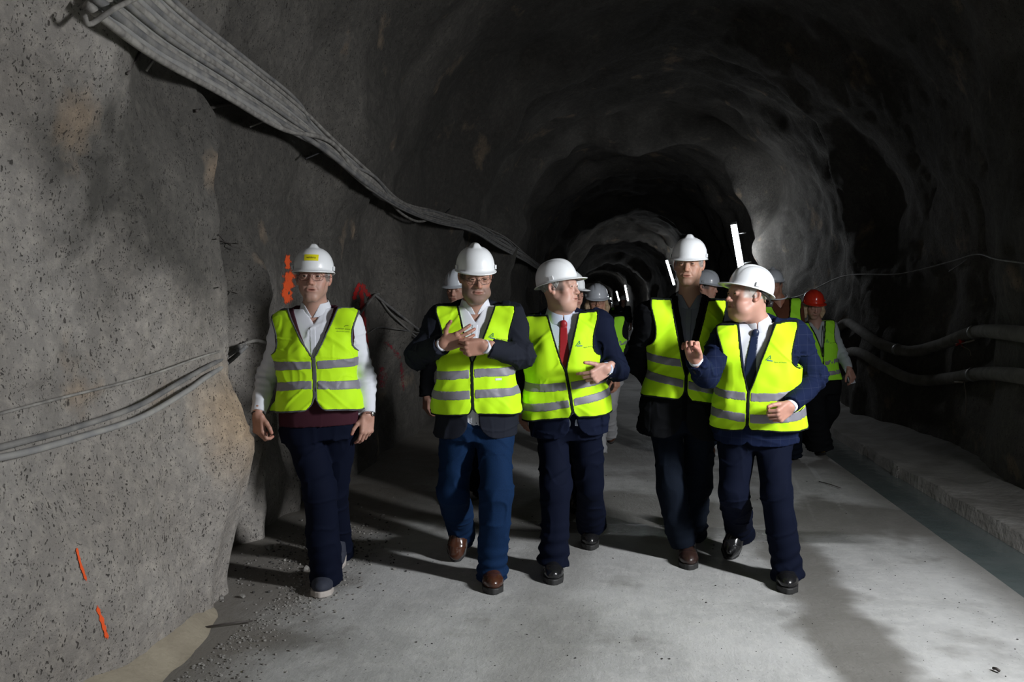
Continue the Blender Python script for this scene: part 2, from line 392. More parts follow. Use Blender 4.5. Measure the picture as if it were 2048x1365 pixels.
# ------------------------------------------------------------------ floor, channel, kerb
def floor_material():
    m = bpy.data.materials.new('worn_concrete'); m.use_nodes = True; nt = m.node_tree; N = nt.nodes; L = nt.links; b = N['Principled BSDF']
    geo = N.new('ShaderNodeNewGeometry'); sep = N.new('ShaderNodeSeparateXYZ'); L.new(geo.outputs['Position'], sep.inputs[0])
    def nz(sc, det=4, rough=.55, stretch=None):
        n = N.new('ShaderNodeTexNoise'); n.inputs['Scale'].default_value = sc; n.inputs['Detail'].default_value = det; n.inputs['Roughness'].default_value = rough
        if stretch:
            mp = N.new('ShaderNodeMapping'); mp.inputs['Scale'].default_value = stretch; L.new(geo.outputs['Position'], mp.inputs[0]); L.new(mp.outputs[0], n.inputs['Vector'])
        else: L.new(geo.outputs['Position'], n.inputs['Vector'])
        return n.outputs['Fac']
    def M(op, *a):
        x = N.new('ShaderNodeMath'); x.operation = op
        for i, v in enumerate(a):
            if isinstance(v, (int, float)): x.inputs[i].default_value = v
            else: L.new(v, x.inputs[i])
        return x.outputs[0]
    def rng(v, a, c, o1=0, o2=1):
        r = N.new('ShaderNodeMapRange'); r.inputs[1].default_value = a; r.inputs[2].default_value = c; r.inputs[3].default_value = o1; r.inputs[4].default_value = o2; r.interpolation_type = 'SMOOTHSTEP'; L.new(v, r.inputs[0]); return r.outputs[0]
    def mix(f, A, B):
        x = N.new('ShaderNodeMix'); x.data_type = 'RGBA'
        for k, v in (('A', A), ('B', B)):
            if isinstance(v, tuple): x.inputs[k].default_value = (*v, 1)
            else: L.new(v, x.inputs[k])
        if isinstance(f, (int, float)): x.inputs['Factor'].default_value = f
        else: L.new(f, x.inputs['Factor'])
        return x.outputs['Result']
    X, Y = sep.outputs[0], sep.outputs[1]
    w1 = M('MULTIPLY', M('SUBTRACT', nz(0.9, 4), .5), 1.3); w2 = M('MULTIPLY', M('SUBTRACT', nz(2.3, 3), .5), .8)
    Xw = M('ADD', X, M('MULTIPLY', w2, .55)); Yw = M('ADD', M('ADD', Y, w1), w2)
    def band(v, c, w, soft): return rng(M('ABSOLUTE', M('SUBTRACT', v, c)), w + soft, w)
    damp = M('MAXIMUM', band(Xw, 1.03, .10, .16), M('MULTIPLY', band(Yw, 5.75, .35, .3), .95))
    damp = M('MAXIMUM', damp, M('MULTIPLY', band(Yw, 8.3, .5, .6), .8))
    damp = M('MAXIMUM', damp, M('MULTIPLY', band(Xw, -0.35, .05, .3), .45))
    damp = M('MAXIMUM', damp, rng(X, 1.75, 2.1, 0, .8))
    damp = M('MAXIMUM', damp, rng(nz(1.1, 5, .6), .53, .68, 0, .8))
    col = mix(rng(nz(1.6, 5), .35, .65), (0.37, 0.37, 0.365), (0.47, 0.47, 0.465))
    col = mix(rng(nz(11, 6, .7), .42, .68, 0, .5), col, (0.55, 0.545, 0.53))
    col = mix(damp, col, (0.185, 0.178, 0.165))
    col = mix(rng(nz(70, 2, .5), .68, .74, 0, .85), col, (0.09, 0.085, 0.08))
    col = mix(rng(M('ADD', X, w2), -1.3, -1.75, 0, .9), col, (0.17, 0.155, 0.135))
    pud = M('MULTIPLY', band(M('ADD', Y, M('MULTIPLY', w2, .12)), 5.30, .09, .08), rng(M('ADD', X, w2), -1.4, -1.0))
    pud = M('MULTIPLY', pud, rng(M('ADD', X, w2), 1.7, 1.3))
    L.new(mix(M('MULTIPLY', pud, .6), col, (0.12, 0.12, 0.115)), b.inputs['Base Color'])
    ro = M('SUBTRACT', rng(nz(5, 4), .3, .7, .62, .88), M('MULTIPLY', damp, .22)); ro = M('SUBTRACT', ro, M('MULTIPLY', pud, .62)); L.new(M('MAXIMUM', ro, .07), b.inputs['Roughness'])
    h = M('ADD', M('MULTIPLY', nz(34, 8, .72), .5), M('MULTIPLY', nz(7, 5, .6, (1, .35, 1)), .8))
    bp = N.new('ShaderNodeBump'); bp.inputs['Strength'].default_value = .75; bp.inputs['Distance'].default_value = .012; L.new(h, bp.inputs['Height']); L.new(bp.outputs[0], b.inputs['Normal'])
    return m
M_FLOOR = floor_material()
def grid_obj(name, xs, ys, zf, m, **k):
    XX, YY = np.meshgrid(xs, ys, indexing='ij'); Z = zf(XX, YY); V = np.stack([XX + bend(YY), YY, Z], -1).reshape(-1, 3); n2 = len(ys)
    i, j = np.meshgrid(np.arange(len(xs) - 1), np.arange(n2 - 1), indexing='ij')
    q = np.stack([i * n2 + j, (i + 1) * n2 + j, (i + 1) * n2 + j + 1, i * n2 + j + 1], -1).reshape(-1, 4)
    return new_mesh(name, V, q, m, **k)
yl = ys_list(-9.0, [(1.5, 0.4), (7.5, 0.05), (14, 0.15), (121, 1.0)])
def zfl(X, Y):
    p = np.stack([X, Y, X * 0], -1); return 0.006 * noise(p, 1.5) + 0.003 * noise(p, 6)
struct(grid_obj('floor', np.concatenate([np.linspace(-3.0, 2.06, 110)]), yl, zfl, M_FLOOR))
M_WATER = mat('channel_water', (0.10, 0.125, 0.125), 0.16, spec=0.5, bump=(9, 0.25, 0.02), mottle=((0.13, 0.15, 0.15), 3))
M_KERB = mat('kerb_concrete', (0.20, 0.19, 0.175), 0.85, bump=(18, 0.8, 0.02), mottle=((0.29, 0.28, 0.265), 4))
ch = struct(grid_obj('channel_bed', np.array([2.04, 2.061, 2.07, 2.3, 2.5]), yl, lambda X, Y: np.where(X < 2.065, -0.002, -0.06), M_KERB))
wt = grid_obj('channel_water', np.linspace(2.055, 2.47, 6), yl, lambda X, Y: X * 0 - 0.012, M_WATER)
tag(wt, 'shallow grey-green water lying in the drainage channel along the right kerb', 'water', kind='stuff')
def zk(X, Y):
    p = np.stack([X, Y, X * 0], -1); e = 2.44 + 0.02 * noise(p * [0, 1, 0], 2.5)
    return np.where(X < e, -0.07, 0.085 + 0.02 * noise(p, 3) + 0.008 * noise(p, 11) + 0.10 * sstep(2.75, 3.3, X))
struct(grid_obj('trim_1', np.concatenate([[2.40, 2.43], np.linspace(2.45, 2.55, 5), np.linspace(2.6, 3.5, 14)]), ys_list(-9, [(3, .4), (16, .06), (121, 1.0)]), zk, M_KERB))
# ------------------------------------------------------------------ materials of people
M_SKIN = mat('skin', (0.55, 0.33, 0.25), 0.5, attr=True, sss=0.12, spec=0.4, bump=(260, 0.12, 0.001))
M_EYE = mat('eye_white', (0.36, 0.32, 0.30), 0.25); M_IRIS = mat('iris', (0.05, 0.03, 0.02), 0.2)
M_HAIR = {'grey': mat('grey_hair', (0.20, 0.19, 0.18), 0.7, bump=(90, 1.0, 0.006), mottle=((0.36, 0.35, 0.34), 70)),
          'dark': mat('dark_hair', (0.035, 0.028, 0.024), 0.6, bump=(90, 1.0, 0.006)),
          'white': mat('white_hair', (0.42, 0.40, 0.37), 0.7, bump=(90, 1.0, 0.006)),
          'blond': mat('fair_hair', (0.50, 0.37, 0.23), 0.55, bump=(60, 1.0, 0.008), mottle=((0.32, 0.21, 0.12), 40))}
def cloth(name, c, rough=.85, c2=None, sc=200, bump=.25): return mat(name, c, rough, sheen=(.05 if max(c) > .1 else 0), spec=(.2 if max(c) > .1 else .08), bump=(sc, bump, .001), **({'mottle': (c2, 420)} if c2 else {}))
M_VEST = cloth('fluorescent_yellow', (0.53, 0.90, 0.012), .7, sc=350, bump=.15)
M_VEST2 = cloth('fluorescent_green', (0.34, 0.80, 0.03), .7, sc=350, bump=.15)
M_STRIPE = mat('reflective_tape', (0.205, 0.20, 0.235), 0.5, metal=0.0, bump=(300, .15, .001))
M_BIND = cloth('dark_binding', (0.012, 0.016, 0.014)); M_BINDG = cloth('grey_binding', (0.09, 0.095, 0.10))
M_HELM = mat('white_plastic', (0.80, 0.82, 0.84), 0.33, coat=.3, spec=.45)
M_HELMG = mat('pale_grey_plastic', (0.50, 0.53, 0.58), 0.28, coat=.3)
M_HELMR = mat('red_plastic', (0.62, 0.035, 0.015), 0.22, coat=.5)
M_BLACK = mat('black_plastic', (0.012, 0.012, 0.014), 0.5); M_METAL = mat('silver_metal', (0.6, 0.6, 0.6), 0.25, metal=1)
M_GOLD = mat('gold', (0.8, 0.55, 0.2), 0.25, metal=1)
M_LENS = mat('lens_glass', (.05, .05, .05), 0.03, alpha=.08)
M_SHIRT = cloth('white_cotton', (0.66, 0.68, 0.74), .8, bump=.1); M_SHIRTB = cloth('pale_blue_cotton', (0.50, 0.56, 0.68), .8)
M_SHIRTG = cloth('grey_blue_shirt', (0.16, 0.18, 0.22), .8)
M_JET = cloth('black_wool', (0.006, 0.0065, 0.008)); M_CHAR = cloth('charcoal_wool', (0.014, 0.016, 0.024)); M_NAVY = cloth('navy_wool', (0.006, 0.009, 0.024))
M_NAVYT = cloth('navy_trousers', (0.0035, 0.0055, 0.0155)); M_DKJ = cloth('dark_jeans', (0.004, 0.006, 0.011), c2=(0.007, 0.011, 0.020), bump=.5)
M_JEANS = cloth('blue_denim', (0.004, 0.015, 0.046), c2=(0.007, 0.024, 0.070), bump=.5)
M_MAROON = cloth('maroon_knit', (0.045, 0.014, 0.022), sc=500, bump=.4); M_RED = mat('red_silk', (0.30, 0.008, 0.014), 0.5, bump=(300, .2, .001))
M_BLUETIE = mat('navy_silk', (0.008, 0.016, 0.05), 0.4, bump=(300, .2, .001))
M_GREYK = cloth('grey_cloth', (0.16, 0.17, 0.18)); M_BROWNK = cloth('brown_knit', (0.10, 0.038, 0.022)); M_LGREY = cloth('light_grey_trousers', (0.30, 0.30, 0.31))
def leather(name, c, r=.25): return mat(name, c, r, coat=.35, bump=(60, .2, .002))
M_BLKL = leather('black_leather', (0.010, 0.010, 0.011)); M_BRL = leather('brown_leather', (0.06, 0.022, 0.012)); M_SUEDE = mat('navy_suede', (0.02, 0.024, 0.04), .8)
M_SOLE = mat('dark_rubber', (0.02, 0.02, 0.02), .6); M_SOLEW = mat('pale_rubber', (0.42, 0.38, 0.35), .6); M_YEL = mat('yellow_canvas', (0.60, 0.36, 0.03), .7)
# check pattern of the navy blazer
def plaid():
    m = cloth('navy_windowpane_wool', (0.007, 0.012, 0.038)); nt = m.node_tree; N = nt.nodes; L = nt.links; b = N['Principled BSDF']
    tc = N.new('ShaderNodeTexCoord'); sep = N.new('ShaderNodeSeparateXYZ'); L.new(tc.outputs['Object'], sep.inputs[0]); prev = None
    for k, s in ((0, 20), (2, 18)):
        w = N.new('ShaderNodeMath'); w.operation = 'MULTIPLY'; w.inputs[1].default_value = s; L.new(sep.outputs[k], w.inputs[0])
        f = N.new('ShaderNodeMath'); f.operation = 'FRACT'; L.new(w.outputs[0], f.inputs[0])
        g = N.new('ShaderNodeMath'); g.operation = 'LESS_THAN'; g.inputs[1].default_value = .045; L.new(f.outputs[0], g.inputs[0])
        if prev is None: prev = g.outputs[0]
        else:
            x = N.new('ShaderNodeMath'); x.operation = 'MAXIMUM'; L.new(prev, x.inputs[0]); L.new(g.outputs[0], x.inputs[1]); prev = x.outputs[0]
    mx = N.new('ShaderNodeMix'); mx.data_type = 'RGBA'; mx.inputs['A'].default_value = (0.007, 0.012, 0.038, 1); mx.inputs['B'].default_value = (0.016, 0.022, 0.052, 1)
    L.new(prev, mx.inputs['Factor']); L.new(mx.outputs['Result'], b.inputs['Base Color']); return m
M_PLAID = plaid()

# ------------------------------------------------------------------ head
def head_sdf(hd):
    O, Mx, s = hd['O'], hd['M'], hd['s']; nb = hd['neck']; fat = hd.get('fat', 0); fem = hd.get('fem', 0); nose = hd.get('nose', 1.0); jaw = hd.get('jaw', 1.0)
    op = hd.get('eye', 0.0042); mo = hd.get('mouth', 0.0)
    def f(p):
        q = loc(p, O, Mx) / s
        x = np.abs(q[:, 0]); y = q[:, 1]; z = q[:, 2]; m = np.stack([x, y, z], 1)     # mirrored
        d = ell(m, (0, -.014, .036), (.077, .097, .092))
        d = smin(d, ell(m, (0, .022, -.030), (.059, .071, .080)), .03)
        d = smin(d, cone(m, (.047, .005, -.052), (.015, .066, -.098), .0165 * jaw, .016), .026)         # jaw line
        d = smin(d, ell(m, (0, .072, -.096), (.024, .019, .018)), .022)                                   # chin
        d = smin(d, ell(m, (.044, .056, -.016), (.020, .018, .018)), .024)                                # cheekbone
        d = smin(d, ell(m, (.030, .062, -.052), (.022, .020, .026)), .024)                                # cheek
        if fat: d = smin(d, ell(m, (.036, .040, -.078), (.030 + fat * .5, .036, .030)), .03); d = smin(d, ell(m, (0, .034, -.112), (.040, .042, .022 + fat * .4)), .03)
        d = smin(d, cone(m, (0, .084, .026), (.038, .074, .026), .0085, .008), .016)                       # brow
        d = smax(d, -ell(m, (.031, .104, .006), (.018, .017, .0115)), .014)                              # socket
        # nose
        n = cone(m, (0, .083, .014), (0, .106 * (1 + .03 * (nose - 1)), -.027), .0065, .0105 * nose)
        n = smin(n, ell(m, (.0115 * nose, .098, -.031), (.0075 * nose, .011, .0075)), .006)
        n = smax(n, -ell(m, (.007, .103, -.040), (.0035, .006, .0035)), .002)
        d = smin(d, n, .010)
        # muzzle and lips
        d = smin(d, ell(m, (0, .074, -.060), (.028, .020, .022)), .018)
        li = ell(m, (0, .0925 , -.0565), (.023, .0070, .0050)); li = smin(li, ell(m, (0, .0915, -.0665), (.020, .0072, .0058)), .004)
        d = smin(d, li, .006)
        d = smax(d, -ell(m, (0, .103, -.0615), (.022, .014, .0013 + mo)), .0025)
        d = smax(d, -cone(m, (.020, .104, -.036), (.031, .092, -.060), .004, .003), .008)                 # fold beside the mouth
        # eyelids
        e = sphere(m, (.0310, .0775, .0055), .0150)
        op_ = ell(m, (.0310, .0935, .0048), (.0125, .012, op))
        d = smin(d, e, .006); d = smax(d, -op_, .0015)
        # ear
        el_ = loc(m, (.0775, -.010, -.003), np.array([[.90, .43, 0], [-.42, .88, .20], [.09, -.20, .975]]))
        er = ell(el_, (0, 0, 0), (.0070, .0175, .0295)); er = smin(er, sphere(m, (.074, -.001, -.027), .0075), .008)
        er = smax(er, -ell(el_, (.0085, .002, .002), (.0070, .0105, .0195)), .003); er = smin(er, sphere(m, (.0755, .004, -.005), .0050), .004)
        d = smin(d, er, .006)
        d = d * s
        nk = cone(p, O + (np.array([0, -.018, -.045]) * s) @ Mx, nb, .055 * s * (1 - .12 * fem), .060 * (1 - .12 * fem))
        d = smin(d, nk, .03)
        d = smin(d, cone(p, nb, nb + hd['down'] * .12, .060, .070), .03)
        return d
    return f
def skin_cols(V, hd, n_head):
    """lip, cheek, nose, ear and beard colouring in head space"""
    base = np.array(hd.get('skin', (0.47, 0.27, 0.205))); C = np.tile(base, (len(V), 1))
    q = loc(V[:n_head].astype(np.float32), hd['O'], hd['M']) / hd['s']; x = np.abs(q[:, 0]); y = q[:, 1]; z = q[:, 2]
    def g(cx, cy, cz, rx, ry, rz): return np.exp(-(((x - cx) / rx) ** 2 + ((y - cy) / ry) ** 2 + ((z - cz) / rz) ** 2))
    def mixc(c, w): C[:n_head] = C[:n_head] * (1 - w[:, None]) + np.array(c) * w[:, None]
    mixc(base * [1.02, .78, .72], .6 * g(.045, .06, -.03, .02, .04, .02) + .0 * x)
    mixc(base * [1.0, .72, .66], .7 * g(0, .11, -.03, .014, .02, .014)); mixc(base * [.98, .70, .62], .6 * (x > .076))
    mixc(base * [.86, .74, .70], .6 * g(.031, .09, -.006, .018, .03, .008))
    bd = hd.get('beard', 0)
    w = sstep(-.030, -.048, z) * sstep(-.02, .02, y) * sstep(-.14, -.115, z)
    if bd: mixc(hd.get('beardc', (.16, .13, .12)), bd * w * (1 - .9 * g(0, .095, -.06, .02, .03, .009)))
    mixc(base * [.88, .52, .50], .85 * g(0, .098, -.0615, .021, .02, .0085))
    mixc((.05, .015, .012), .9 * g(0, .094, -.0615, .019, .02, .0022))
    mixc(hd.get('browc', (.10, .075, .06)), hd.get('brow', .7) * np.exp(-((z - .0255 + ((x - .03) / .03) ** 2 * .004) / .0042) ** 2) * sstep(.010, .016, x) * sstep(.054, .044, x) * (y > .04))
    mixc(hd.get('hairc', (.13, .12, .115)), .8 * sstep(.055, .062, x) * sstep(-.022, -.010, z) * (y > -.02) * sstep(.07, .045, y) * (x < .079) * (z < .06) * hd.get('side', 1))
    return C

# ------------------------------------------------------------------ hand
def hand_sdf(h):
    W0 = np.asarray(h['wrist'], float); y = nrm(h['dir']); x = np.asarray(h['thumb'], float); x = nrm(x - y * (x @ y)); z = nrm(np.cross(x, y))
    if 'back' in h and z @ np.asarray(h['back']) < 0: z = -z
    Mx = np.array([x, y, z]); s = h.get('s', 1.0); curls = h.get('curl', (20, 25, 30, 35)); fore = h.get('fore')
    bx = [.030, .0105, -.010, -.029]; by = [.090, .095, .091, .082]; ln = [.073, .082, .076, .060]; rr = [.0088, .0090, .0086, .0076]
    fing = []
    for i in range(4):
        c = curls[i]; c = c if isinstance(c, (tuple, list)) else (c, c * 1.15, c * .7)
        p = np.array([bx[i], by[i], 0.0]); sp = h.get('spread', 5) * (1.2 - i * .85); a = 0.0; seg = [p.copy()]
        for k, fr in enumerate((.48, .29, .23)):
            a += math.radians(c[k]); d = np.array([math.sin(math.radians(sp)), math.cos(a), -math.sin(a)]); d[0] *= abs(math.cos(a)) ; p = p + nrm(d) * ln[i] * fr; seg.append(p.copy())
        fing.append((seg, rr[i]))
    th = h.get('th', (0.62, 0.70, -0.35)); t2 = h.get('th2', (0.15, 0.95, -0.30))
    p0 = np.array([.022, .020, -.006]); p1 = p0 + nrm(th) * .040; p2 = p1 + nrm((np.array(nrm(th)) + nrm(t2)) / 2) * .032; p3 = p2 + nrm(t2) * .025
    def f(p):
        q = loc(p, W0, Mx) / s
        d = rbox(q, (0, .046, 0), (.0400, .048, .0135), .0132)
        d = smin(d, ell(q, (.024, .035, -.008), (.017, .028, .014)), .012)
        d = smin(d, ell(q, (-.022, .038, -.006), (.016, .036, .012)), .012)
        for i in range(4): d = smin(d, sphere(q, (bx[i], by[i] - .004, .0035), .0098), .006)
        palm = d; d = palm
        for seg, r in fing:
            g = cone(q, seg[0], seg[1], r * 1.08, r * .98); g = np.minimum(g, cone(q, seg[1], seg[2], r * 1.0, r * .92)); g = smin(g, cone(q, seg[2], seg[3], r * .92, r * .82), .002)
            d = np.minimum(d, smin(palm, g, .006))
        g = cone(q, p0, p1, .0155, .0115); g = smin(g, cone(q, p1, p2, .0112, .0100), .004); g = smin(g, cone(q, p2, p3, .0100, .0085), .003)
        d = smin(d, g, .007)
        w = q.copy(); w[:, 2] *= 1.35
        d = smin(d, cone(w, (0, .010, 0), (0, -.03, 0), .027, .026), .012)
        d = d * s
        if fore is not None: d = smin(d, cone(p, W0, np.asarray(fore), .0245 * s, .034), .012)
        return d
    tip = [seg[3] for seg, r in fing] + [p3]
    ctr = W0 + (np.array([0, .07, -.01]) * s) @ Mx
    return f, ctr, Mx, [(W0 + (t * s) @ Mx) for t in tip]

# ------------------------------------------------------------------ helmet (parametric shell)
def helmet(parent, hd, style, m, label=None, tilt=0, sticker=None, name='hard_hat', harness=False):
    O, Mx, s = hd['O'], hd['M'], hd['s']; c, sn = math.cos(math.radians(tilt)), math.sin(math.radians(tilt))
    R = np.array([[1, 0, 0], [0, c, sn], [0, -sn, c]]) @ Mx
    a, bb, hh, z0 = hd.get('ha', .0965), hd.get('hb', .116), .108, .044
    nT = 96; V = []; rings = []
    def dome(th, ph, k=1.0):
        ss, cc = abs(math.sin(ph)) ** .86, abs(math.cos(ph)) ** .92
        lat = math.sin(th) * ss * a * k; fw = math.cos(th) * ss * bb * k - .008; z = cc * hh * k
        if style == 'A':
            w = math.exp(-(lat / .0205) ** 4); yb = sstep(-.105, -.08, fw) * (1 - sstep(.022, .050, fw)); z += .0165 * w * yb * (k >= 1)
        else:
            yb = sstep(-.12, -.09, fw) * (1 - sstep(.085, .118, fw)); w = 1 / (1 + math.exp((abs(lat) - .030 + .012 * fw / .1) / .0022)); z += .0058 * w * yb * (k >= 1)
            z -= .0030 * math.exp(-((abs(lat) - .033) / .003) ** 2) * yb * (k >= 1)
        return lat, fw, z
    def pt(lat, fw, z): return O + (np.array([lat, fw, z + z0]) * s) @ R
    phs = [i / 26 * math.pi / 2 for i in range(1, 27)]
    V.append(pt(*dome(0, 0)));
    for ph in phs: V += [pt(*dome(2 * math.pi * t / nT, ph)) for t in range(nT)]
    def rim(e, dz, k=1.0):
        out = []
        for t in range(nT):
            th = 2 * math.pi * t / nT; cf = math.cos(th); lat, fw, z = dome(th, math.pi / 2, k)
            fr = max(cf, 0) ** 1.6; bk = max(-cf, 0) ** 2
            if style == 'A': ex = e * (.006 + .024 * fr + .004 * bk); dr = -.010 * fr - .010 * bk + .002 * abs(math.sin(th))
            else: ex = e * (.009 + .046 * fr + .006 * bk); dr = -.012 * fr - .006 * bk
            n = nrm([math.sin(th) / a, math.cos(th) / bb, 0])
            out.append(pt(lat + n[0] * ex, fw + n[1] * ex, -.012 + dr * (.3 + .7 * e) + dz))
        return out
    V += rim(0.02, .002); V += rim(.35, 0); V += rim(.9, -.0015); V += rim(1.0, -.004); V += rim(.92, -.0072); V += rim(.05, -.0055, .975)
    for ph in phs[::-1][::2]: V += [pt(*dome(2 * math.pi * t / nT, ph, .965)) for t in range(nT)]
    nr = (len(V) - 1) // nT; V.append(pt(0, -.008, hh * .965)); F = []
    for t in range(nT): F.append([0, 1 + t, 1 + (t + 1) % nT])
    for r in range(nr - 1):
        for t in range(nT):
            u = (t + 1) % nT; F.append([1 + r * nT + t, 1 + (r + 1) * nT + t, 1 + (r + 1) * nT + u, 1 + r * nT + u])
    last = 1 + (nr - 1) * nT
    for t in range(nT): F.append([last + t, len(V) - 1, last + (t + 1) % nT])
    F = [f[::-1] for f in F] if np.linalg.det(R) > 0 else F
    o = new_mesh(name, V, F, m, parent)
    if label: o['label'] = label
    for sx in (-1, 1):                                         # accessory slots on both sides
        cpos = pt(sx * (a + .003), .012, .004); b, f = box_vf(cpos, (.0035 * s, .012 * s, .010 * s), R)
        so = MB().add(b, f).build('slot', m, o, smooth=False)
    if sticker:
        zc, w_, h_ = .046, .0335, .0155; VV = []; n = 10
        for j in range(4):
            for i in range(n + 1):
                lx = (-1 + 2 * i / n) * w_; zz = zc + (-1 + 2 * j / 3) * h_
                ph = math.acos((zz / hh) ** (1 / .92)); ss = math.sin(ph) ** .86
                fw = math.sqrt(max(0, 1 - (lx / (a * ss)) ** 2)) * bb * ss - .008
                VV.append(pt(lx, fw + .0022, zz))
        FF = [[j * (n + 1) + i, j * (n + 1) + i + 1, (j + 1) * (n + 1) + i + 1, (j + 1) * (n + 1) + i] for j in range(3) for i in range(n)]
        st = new_mesh('sticker', VV, FF, mat('yellow_sticker', (0.75, 0.68, 0.01), .5), o); st['label'] = 'yellow rectangular sticker with black lettering'
        tv, tf = text_mesh(sticker, .0145)
        VV = []
        for (tx, ty) in tv:
            lx, zz = -tx, zc + ty
            ph = math.acos((zz / hh) ** (1 / .92)); ss = math.sin(ph) ** .86; VV.append(pt(lx, math.sqrt(1 - (lx / (a * ss)) ** 2) * bb * ss - .008 + .0027, zz))
        new_mesh('lettering', VV, tf, M_BLACK, o, smooth=False)
    if harness:
        P = []
        for k in range(25):
            th = math.pi / 2 + math.pi * k / 24; P.append(pt(math.sin(th) * .086, math.cos(th) * .108 - .012, -.020 - .028 * max(-math.cos(th), 0)))
        mb = MB().add(*tube(P, .0055 * s, 8)); b, f = box_vf(pt(0, -.125, -.050), (.024 * s, .010 * s, .013 * s), R); mb.add(b, f)
        h = mb.build('headband', M_BLACK, o); h['label'] = 'black adjustable headband under the rear brim'
    return o
def text_mesh(s, size):
    cu = bpy.data.curves.new('t', 'FONT'); cu.body = s; cu.size = size; cu.align_x = 'CENTER'; cu.align_y = 'CENTER'; cu.resolution_u = 2
    o = bpy.data.objects.new('t', cu); COL.objects.link(o); dg = bpy.context.evaluated_depsgraph_get(); me = o.evaluated_get(dg).to_mesh()
    V = [(v.co.x, v.co.y) for v in me.vertices]; F = [list(p.vertices) for p in me.polygons]
    o.evaluated_get(dg).to_mesh_clear(); bpy.data.objects.remove(o); bpy.data.curves.remove(cu); return V, F

def glasses(parent, hd, m, half=False):
    O, Mx, s = hd['O'], hd['M'], hd['s']
    def pt(x, y, z): return O + (np.array([x, y, z]) * s) @ Mx
    mb = MB(); lens = MB()
    for sx in (-1, 1):
        P = []
        for k in range(20):
            t = 2 * math.pi * k / 20; cx, cz = math.cos(t), math.sin(t)
            ux = math.copysign(abs(cx) ** .6, cx) * .0245; uz = math.copysign(abs(cz) ** .65, cz) * .0165
            P.append(pt(sx * .0325 + ux, .106 - abs(sx * .0325 + ux) ** 2 * 4.0, .000 + uz))
        mb.add(*tube(P, .00105 * s, 5, closed=True)); lens.add(P, [list(range(20))])
        mb.add(*tube([pt(sx * .057, .094, .006), pt(sx * .074, .085, .008), pt(sx * .084, .04, .007), pt(sx * .086, -.004, .006)], .0013 * s, 5))
    mb.add(*tube([pt(-.009, .106, .003), pt(0, .109, .006), pt(.009, .106, .003)], .0012 * s, 5))
    g = mb.build('glasses', m, parent); lens.build('lens', M_LENS, g, smooth=False); return g

# ------------------------------------------------------------------ a person
SECT = np.array([  # t, half width, half depth, forward offset
    (-.30, .150, .105, -.005), (-.12, .172, .118, -.008), (0, .176, .122, -.005), (.18, .166, .118, .004), (.38, .158, .118, .010), (.58, .168, .124, .010),
    (.74, .178, .116, .0), (.84, .172, .100, -.010), (.91, .135, .080, -.016), (.97, .080, .064, -.018), (1.04, .058, .056, -.010), (1.12, .054, .054, .0)])
def curve1(x, xs, ys):
    h = 1e-3; return np.interp(x, xs, ys)
_tt = np.linspace(-.3, 1.12, 300)
def _sm(col):
    y = np.interp(_tt, SECT[:, 0], SECT[:, col]); k = np.hanning(25); k /= k.sum(); yp = np.pad(y, 12, mode='edge'); return np.convolve(yp, k, 'valid')
_SA, _SB, _SC = _sm(1), _sm(2), _sm(3)

